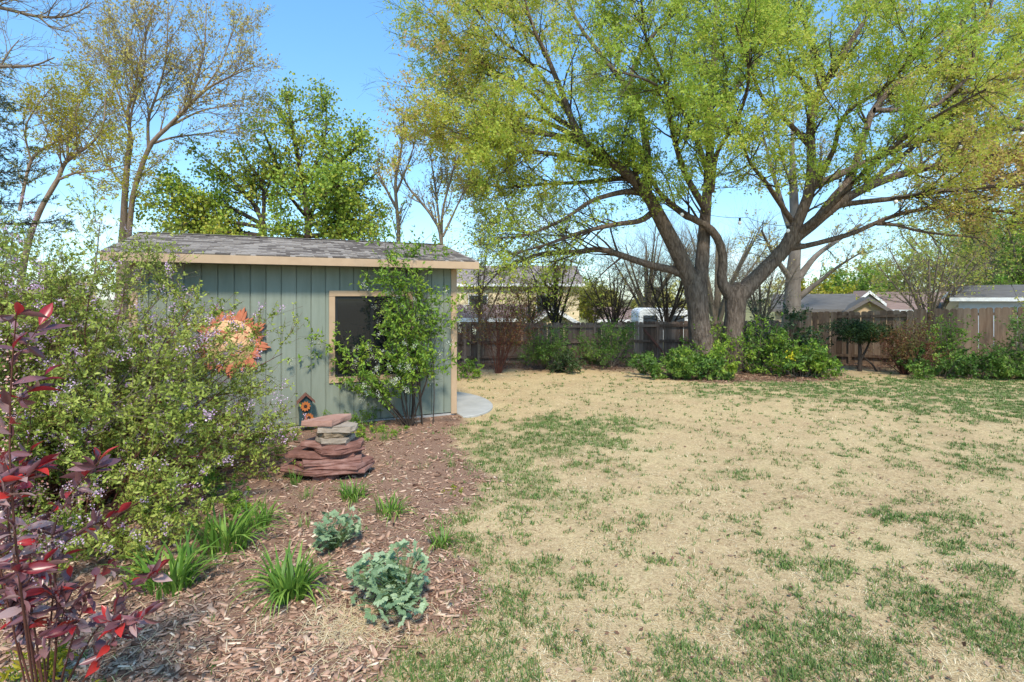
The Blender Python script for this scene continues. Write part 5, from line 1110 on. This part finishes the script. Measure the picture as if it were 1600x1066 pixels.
# ------------------------------------------------------------------ planting along the fence and round the tree
def fence_plants():
    S = shrub
    S('barberry_bush', 'reddish brown nearly leafless bush right of the shed corner', on_ground(778, 17.2), 2.7, 1.0, 'leaf_rust', 1700, (.05, .09), .5, stems=30, tw=900, bark='stem_red', tilt=(3, 32), arch=.05, r0=.012)
    S('bush', 'feathery green bush against the dark fence beside the reddish bush', on_ground(858, 18.4), 1.45, 1.15, 'leaf_mid', 5200, (.06, .11), .35, stems=26, tw=800, tilt=(5, 58), arch=-.25)
    S('bush', 'wide feathery green bush near the rusty fence brace', on_ground(952, 18.8), 1.45, 1.15, 'leaf_mid', 5200, (.06, .11), .35, stems=26, tw=800, tilt=(5, 60), arch=-.25)
    S('evergreen_bush', 'small dark evergreen bush between two feathery green bushes', on_ground(890, 17.4), .72, .55, 'leaf_dark', 2600, (.05, .09), .5, stems=20, tw=300, tilt=(5, 75), arch=-.1)
    S('ground_plant', 'low yellow-green plant by the foot of the reddish bush', on_ground(735, 15.8), .5, .5, 'leaf_bright', 1200, (.05, .09), .45, stems=14, tw=150, tilt=(5, 75))
    for lab, px, y, h, r, n, m in [('glossy green mound spilling left of the big tree', 1045, 16.2, .72, 1.15, 5200, 'leaf_mid'), ('bright green suckers at the foot of the left trunk', 1100, 16.4, .95, .7, 3000, 'leaf_bright'), ('low dark green cover before the left trunk', 1085, 15.9, .5, .9, 3200, 'leaf_mid'), ('pale green upright suckers between both trunks', 1118, 17.9, 1.5, .4, 1200, 'leaf_bright'),
                                   ('dark spreading juniper behind the right trunk', 1205, 18.6, 2.0, 1.1, 6500, 'leaf_dark'), ('bright green bush hugging the right trunk', 1180, 17.2, 1.5, .7, 2600, 'leaf_bright'), ('mid green bush right of the dark juniper', 1225, 16.9, 1.25, .95, 4200, 'leaf_mid'), ('leafy green bush with a yellow bloom at the mound end', 1250, 16.2, 1.05, .75, 3600, 'leaf_bright')]:
        S('bush', lab, on_ground(px, y), h, r, m, n, (.07, .13), .5, stems=26, tw=600, tilt=(5, 78), arch=-.15, amp=.9, ns=1.6, rb=.4)
    # clipped juniper with bare stem
    b = on_ground(1343, 17.6); t = thing('topiary_juniper', 'flat-topped juniper on a bare stem before the picket fence', 'tree', b); o = np.array(b)
    T = np.array([resample([(0, 0, -.05, .07), (.02, 0, .5, .06), (0, 0, .9, .05), (.0, 0, 1.25, .03)], 8), resample([(.0, 0, .3, .04), (.25, .05, .7, .03), (.45, .1, 1.1, .02), (.5, .1, 1.3, .01)], 8), resample([(.5, -.1, -.05, .03), (.4, -.05, .2, .028), (.2, 0, .4, .025), (.02, 0, .55, .02)], 8)])
    V, F = tubes(T[:, :, :3], T[:, :, 3], 8); mesh('trunk', V, F, 'bark_dark', t, smooth=True)
    n = 9500; q = randdir(n) * rng.uniform(.35, 1, (n, 1)) ** .45 * np.array([1.0, .85, .36]); lob = np.array([[-.35, 0, 1.42], [.3, 0, 1.34], [.05, .1, 1.16], [0, -.2, 1.3], [.6, .1, 1.2]])[rng.integers(0, 5, n)]; sc = np.array([.75, .75, .6, .7, .5])[rng.integers(0, 5, n)][:, None]
    p = lob + q * sc; V, F = leaves(p, unit(q), (.05, .10), .3, .5); mesh('crown', V, F, 'leaf_dark', t, v=clumpval(p, 4, 1.0), kind='stuff')
    S('barberry_bush', 'rust-tinted bushy shrub right of the flat-topped juniper', on_ground(1412, 16.8), 1.45, .85, 'leaf_rust', 5600, (.035, .07), .55, stems=34, tw=900, bark='stem_red', tilt=(4, 55), arch=-.1, amp=.9)
    for lab, px, y, h, r, n, m in [('bright green tall bush rising above the low hedge', 1465, 17.4, 1.6, .5, 2600, 'leaf_bright'), ('low hedge bush right beside the rust-tinted shrub', 1462, 16.2, .8, .8, 3800, 'leaf_mid'), ('low hedge bush midway along the picket fence', 1520, 16.0, .72, .85, 4000, 'leaf_mid'), ('low hedge bush below the blue-grey utility shed', 1575, 15.8, .68, .85, 4000, 'leaf_mid'), ('upright dark green bush at the hedge end', 1606, 15.8, 1.75, .5, 3000, 'leaf_mid'), ('low bush continuing the hedge past the upright bush', 1640, 15.6, .8, .9, 2500, 'leaf_mid')]:
        S('hedge_bush', lab, on_ground(px, y), h, r, m, n, (.06, .11), .5, stems=28, tw=600, tilt=(5, 75), arch=-.12, amp=.9, ns=1.8, rb=.5)
    b = on_ground(1236, 15.75); t = thing('yellow_bloom', 'single yellow bloom on the leafy bush beside the big tree', 'flower', b); V, F = tubes(np.array([[(0, 0, -.02), (.02, 0, .4), (0, 0, .62)]]), np.full((1, 3), .006), 4); mesh('stem', V, F, 'stem_green', t); p = np.tile([0., 0, .62], (40, 1)) + rng.normal(size=(40, 3)) * .05; V, F = leaves(p, randdir(40), .08, .5, 1.0); mesh('petals', V, F, 'petal_yellow', t, v=rng.uniform(0, 1, 40))
fence_plants()

# ------------------------------------------------------------------ ground cover: nobody could count it
def cand(m, y0, y1, power, dens, xpad=1.0):
    u = rng.uniform(0, 1, m); a = 1 - power
    y = (y0 ** a + u * (y1 ** a - y0 ** a)) ** (1 / a); x = rng.uniform(-1, 1, m) * (y * .98 + xpad)
    k = rng.uniform(0, 1, m) < dens(x, y); return np.stack([x[k], y[k]], 1)
def sample(n, y0, y1, power, dens, xpad=1.0):
    out = []; tot = 0
    while tot < n:
        m = n * 3; u = rng.uniform(0, 1, m); a = 1 - power
        y = (y0 ** a + u * (y1 ** a - y0 ** a)) ** (1 / a); x = rng.uniform(-1, 1, m) * (y * .98 + xpad)
        k = rng.uniform(0, 1, m) < dens(x, y); out.append(np.stack([x[k], y[k]], 1)); tot += k.sum()
        if len(out) > 40: break
    return np.vstack(out)[:n]
SHQ = [shed_pt(-SW, 0), shed_pt(0, 0), shed_pt(0, SD), shed_pt(-SW, SD)]
shed_poly = [(p.x, p.y) for p in SHQ]
pc = shed_pt(.06, 1.25)
def free(x, y):
    d = np.stack([x - pc.x, y - pc.y], -1); a = d @ U2 / 1.05; b = d @ V2 / 1.53
    return (in_poly(x, y, shed_poly) < -.02) & ~((a * a + b * b < 1) & (a > -.1))
def blades(xy, h, w, lay, seed_v, bend=.5, simple=None):
    n = len(xy); z = gtop(xy[:, 0], xy[:, 1]); p = np.column_stack([xy, z - .004]); az = rng.uniform(0, 2 * np.pi, n); d = np.stack([np.cos(az), np.sin(az), np.zeros(n)], 1); s = np.stack([-np.sin(az), np.cos(az), np.zeros(n)], 1)
    e = rng.uniform(lay[0], lay[1], n)[:, None]; up = np.array([0, 0, 1.]); H = h[:, None]; W = w[:, None]
    mid = p + H * .55 * (d * np.cos(e) + up * np.sin(e)); e2 = e - bend * rng.uniform(0, 1, (n, 1)); tip = mid + H * .5 * (d * np.cos(e2) + up * np.sin(e2)); tip[:, 2] = np.maximum(tip[:, 2], z + .003)
    if simple is not None:
        q = simple; A = np.stack([p - s * W * 1.1, p + s * W * 1.1, tip], 1)[q].reshape(-1, 3); B = np.stack([p - s * W, p + s * W, mid + s * W * .8, mid - s * W * .8, tip], 1)[~q].reshape(-1, 3); na, nb = q.sum(), (~q).sum(); b = (3 * na + np.arange(nb) * 5)[:, None]
        return np.vstack([A, B]), [np.arange(3 * na).reshape(-1, 3), b + np.array([[3, 2, 4]]), b + np.array([[0, 1, 2, 3]])]
    V = np.stack([p - s * W, p + s * W, mid + s * W * .8, mid - s * W * .8, tip], 1).reshape(-1, 3); b = (np.arange(n) * 5)[:, None]
    return V, [b + np.array([[0, 1, 2, 3]]), b + np.array([[3, 2, 4]])]
def ground_cover():
    tc_ = cand(120000, 2.6, 17.5, 1.45, lambda x, y: greenmask(x, y) * 1.1 * free(x, y)); per = rng.integers(3, 15, len(tc_))      # tufts
    xy = np.repeat(tc_, per, 0); sp = np.repeat(rng.uniform(.008, .045, len(tc_)), per)[:, None]; xy = xy + rng.normal(size=xy.shape) * sp; xy = xy[free(xy[:, 0], xy[:, 1])]; n = len(xy); y = xy[:, 1]
    V, F = blades(xy, rng.uniform(.018, .055, n) * (1 + .02 * y), .0011 + .00062 * y * rng.uniform(.6, 1.3, n), (.45, 1.45), 0, simple=y > 5.5); v = np.clip(.42 + .3 * (fbm(xy[:, 0] * 2, y * 2, 71) - .5) + rng.normal(size=n) * .2 , 0, 1)
    o = mesh('lawn_grass', V, F, 'grass_blade', v=np.concatenate([v[y > 5.5], v[y <= 5.5], v[y <= 5.5]]), kind='stuff'); o['label'] = 'patchy short green grass regrowing across the dry lawn'; o['category'] = 'grass'
    xy = sample(180000, 2.6, 17, 1.65, lambda x, y: (1 - .93 * bedmask(x, y)) * (1 - .6 * soilmask(x, y)) * free(x, y) * (.35 + .65 * sstep(.3, .7, fbm(x * 2.4, y * 2.4, 81)))); n = len(xy); y = xy[:, 1]
    V, F = blades(xy, rng.uniform(.02, .06, n) * (1 + .07 * y), .0010 + .0005 * y * rng.uniform(.6, 1.3, n), (-.05, .38), 0, .35, simple=y > 3.6); v = np.clip(.52 + .5 * (fbm(xy[:, 0] * 1.3, y * 1.3, 91) - .5) + rng.normal(size=n) * .28, 0, 1)
    o = mesh('lawn_straw', V, F, 'straw_blade', v=np.concatenate([v[y > 3.6], v[y <= 3.6], v[y <= 3.6]]), kind='stuff'); o['label'] = 'dry straw-coloured dead grass covering the lawn'; o['category'] = 'dry grass'
    # fallen bits on the lawn
    xy = sample(1500, 2.7, 16, 1.3, lambda x, y: (1 - bedmask(x, y)) * free(x, y)); c = np.column_stack([xy, gtop(xy[:, 0], xy[:, 1]) + rng.uniform(.008, .02, len(xy))]); V, F = leaves(c, randdir(len(c)) * np.array([1, 1, .2]), (.015, .055), .55, .2, 0, .0, face=(0, 0, 2))
    o = mesh('lawn_debris', V, F, 'dry_leaf', v=rng.uniform(0, 1, len(c)), kind='stuff'); o['label'] = 'small dry leaves and chips scattered over the lawn'; o['category'] = 'leaf litter'
    # loose straw on the mulch, heaped near the large columbine
    h0 = G(548, 985); m = 900; a = np.stack([h0.x + rng.normal(size=m) * .17, h0.y + rng.normal(size=m) * .15], 1)
    b = sample(2600, 2.6, 9, 1.6, lambda x, y: bedmask(x, y) * free(x, y)); xy = np.vstack([a, b]); n = len(xy); V, F = blades(xy, rng.uniform(.05, .17, n), rng.uniform(.0014, .0026, n), (0, .3), 0, .5); V[:, 2] += .012; v = np.clip(.7 + rng.normal(size=n) * .18, 0, 1)
    o = mesh('loose_straw', V, F, 'straw_blade', v=np.concatenate([v, v]), kind='stuff'); o['label'] = 'loose pale straw scattered over the bark mulch'; o['category'] = 'straw'
    # bark chips: irregular flat blocks
    def chips(name, label, mat, xy, L, mean, sd, zoff=.0):
        n = len(xy); z = gtop(xy[:, 0], xy[:, 1]) + rng.uniform(.0, .016, n) + zoff; q = Matrix.Identity(3); az = rng.uniform(0, 2 * np.pi, n); ti = rng.normal(size=n) * .28; ro = rng.normal(size=n) * .4
        d = np.stack([np.cos(az) * np.cos(ti), np.sin(az) * np.cos(ti), np.sin(ti)], 1); s0 = np.stack([-np.sin(az), np.cos(az), np.zeros(n)], 1); n0 = np.cross(d, s0); s = s0 * np.cos(ro)[:, None] + n0 * np.sin(ro)[:, None]; nn = np.cross(d, s)
        W = L * rng.uniform(.16, .42, n); T = L * rng.uniform(.05, .12, n); c = np.column_stack([xy, z]); vs = []
        for sz in (-1, 1):
            for sx_, sy_ in ((-1, -1), (1, -1), (1, 1), (-1, 1)):
                j = rng.uniform(.7, 1.05, (n, 2)); vs.append(c + d * (sx_ * L * .5 * j[:, 0])[:, None] + s * (sy_ * W * .5 * j[:, 1] * np.where(sx_ * sz > 0, .75, 1))[:, None] + nn * (sz * T * .5)[:, None])
        V = np.stack(vs, 1).reshape(-1, 3); b = (np.arange(n) * 8)[:, None]; F = np.concatenate([b + np.array([f]) for f in ((4, 5, 6, 7), (0, 1, 5, 4), (1, 2, 6, 5), (2, 3, 7, 6), (3, 0, 4, 7))], 1).reshape(-1, 4)
        o = mesh(name, V, F, mat, v=np.repeat(np.clip(mean + rng.normal(size=n) * sd, 0, 1), 5), kind='stuff'); o['label'] = label; o['category'] = 'mulch'
    xy = sample(21000, 2.4, 10.5, 1.7, lambda x, y: bedmask(x, y) * free(x, y)); n = len(xy); L = rng.lognormal(math.log(.040), .45, n) * (1 + .03 * xy[:, 1])
    chips('bark_mulch', 'reddish brown bark chip mulch over the planting bed', 'bark_chip', xy, np.clip(L, .014, .11), .45, .24)
    # leaf litter
    xy = sample(12000, 12, 20.5, 1.3, lambda x, y: soilmask(x, y) * free(x, y)); c = np.column_stack([xy, gtop(xy[:, 0], xy[:, 1]) + rng.uniform(.005, .03, len(xy))]); V, F = leaves(c, randdir(len(c)) * np.array([1, 1, .2]), (.05, .11), .6, .2, 0, .0, face=(0, 0, 2))
    o = mesh('leaf_litter', V, F, 'dry_leaf', v=rng.uniform(0, 1, len(c)), kind='stuff'); o['label'] = 'brown leaf litter round the big tree and along the fence'; o['category'] = 'leaf litter'
ground_cover()
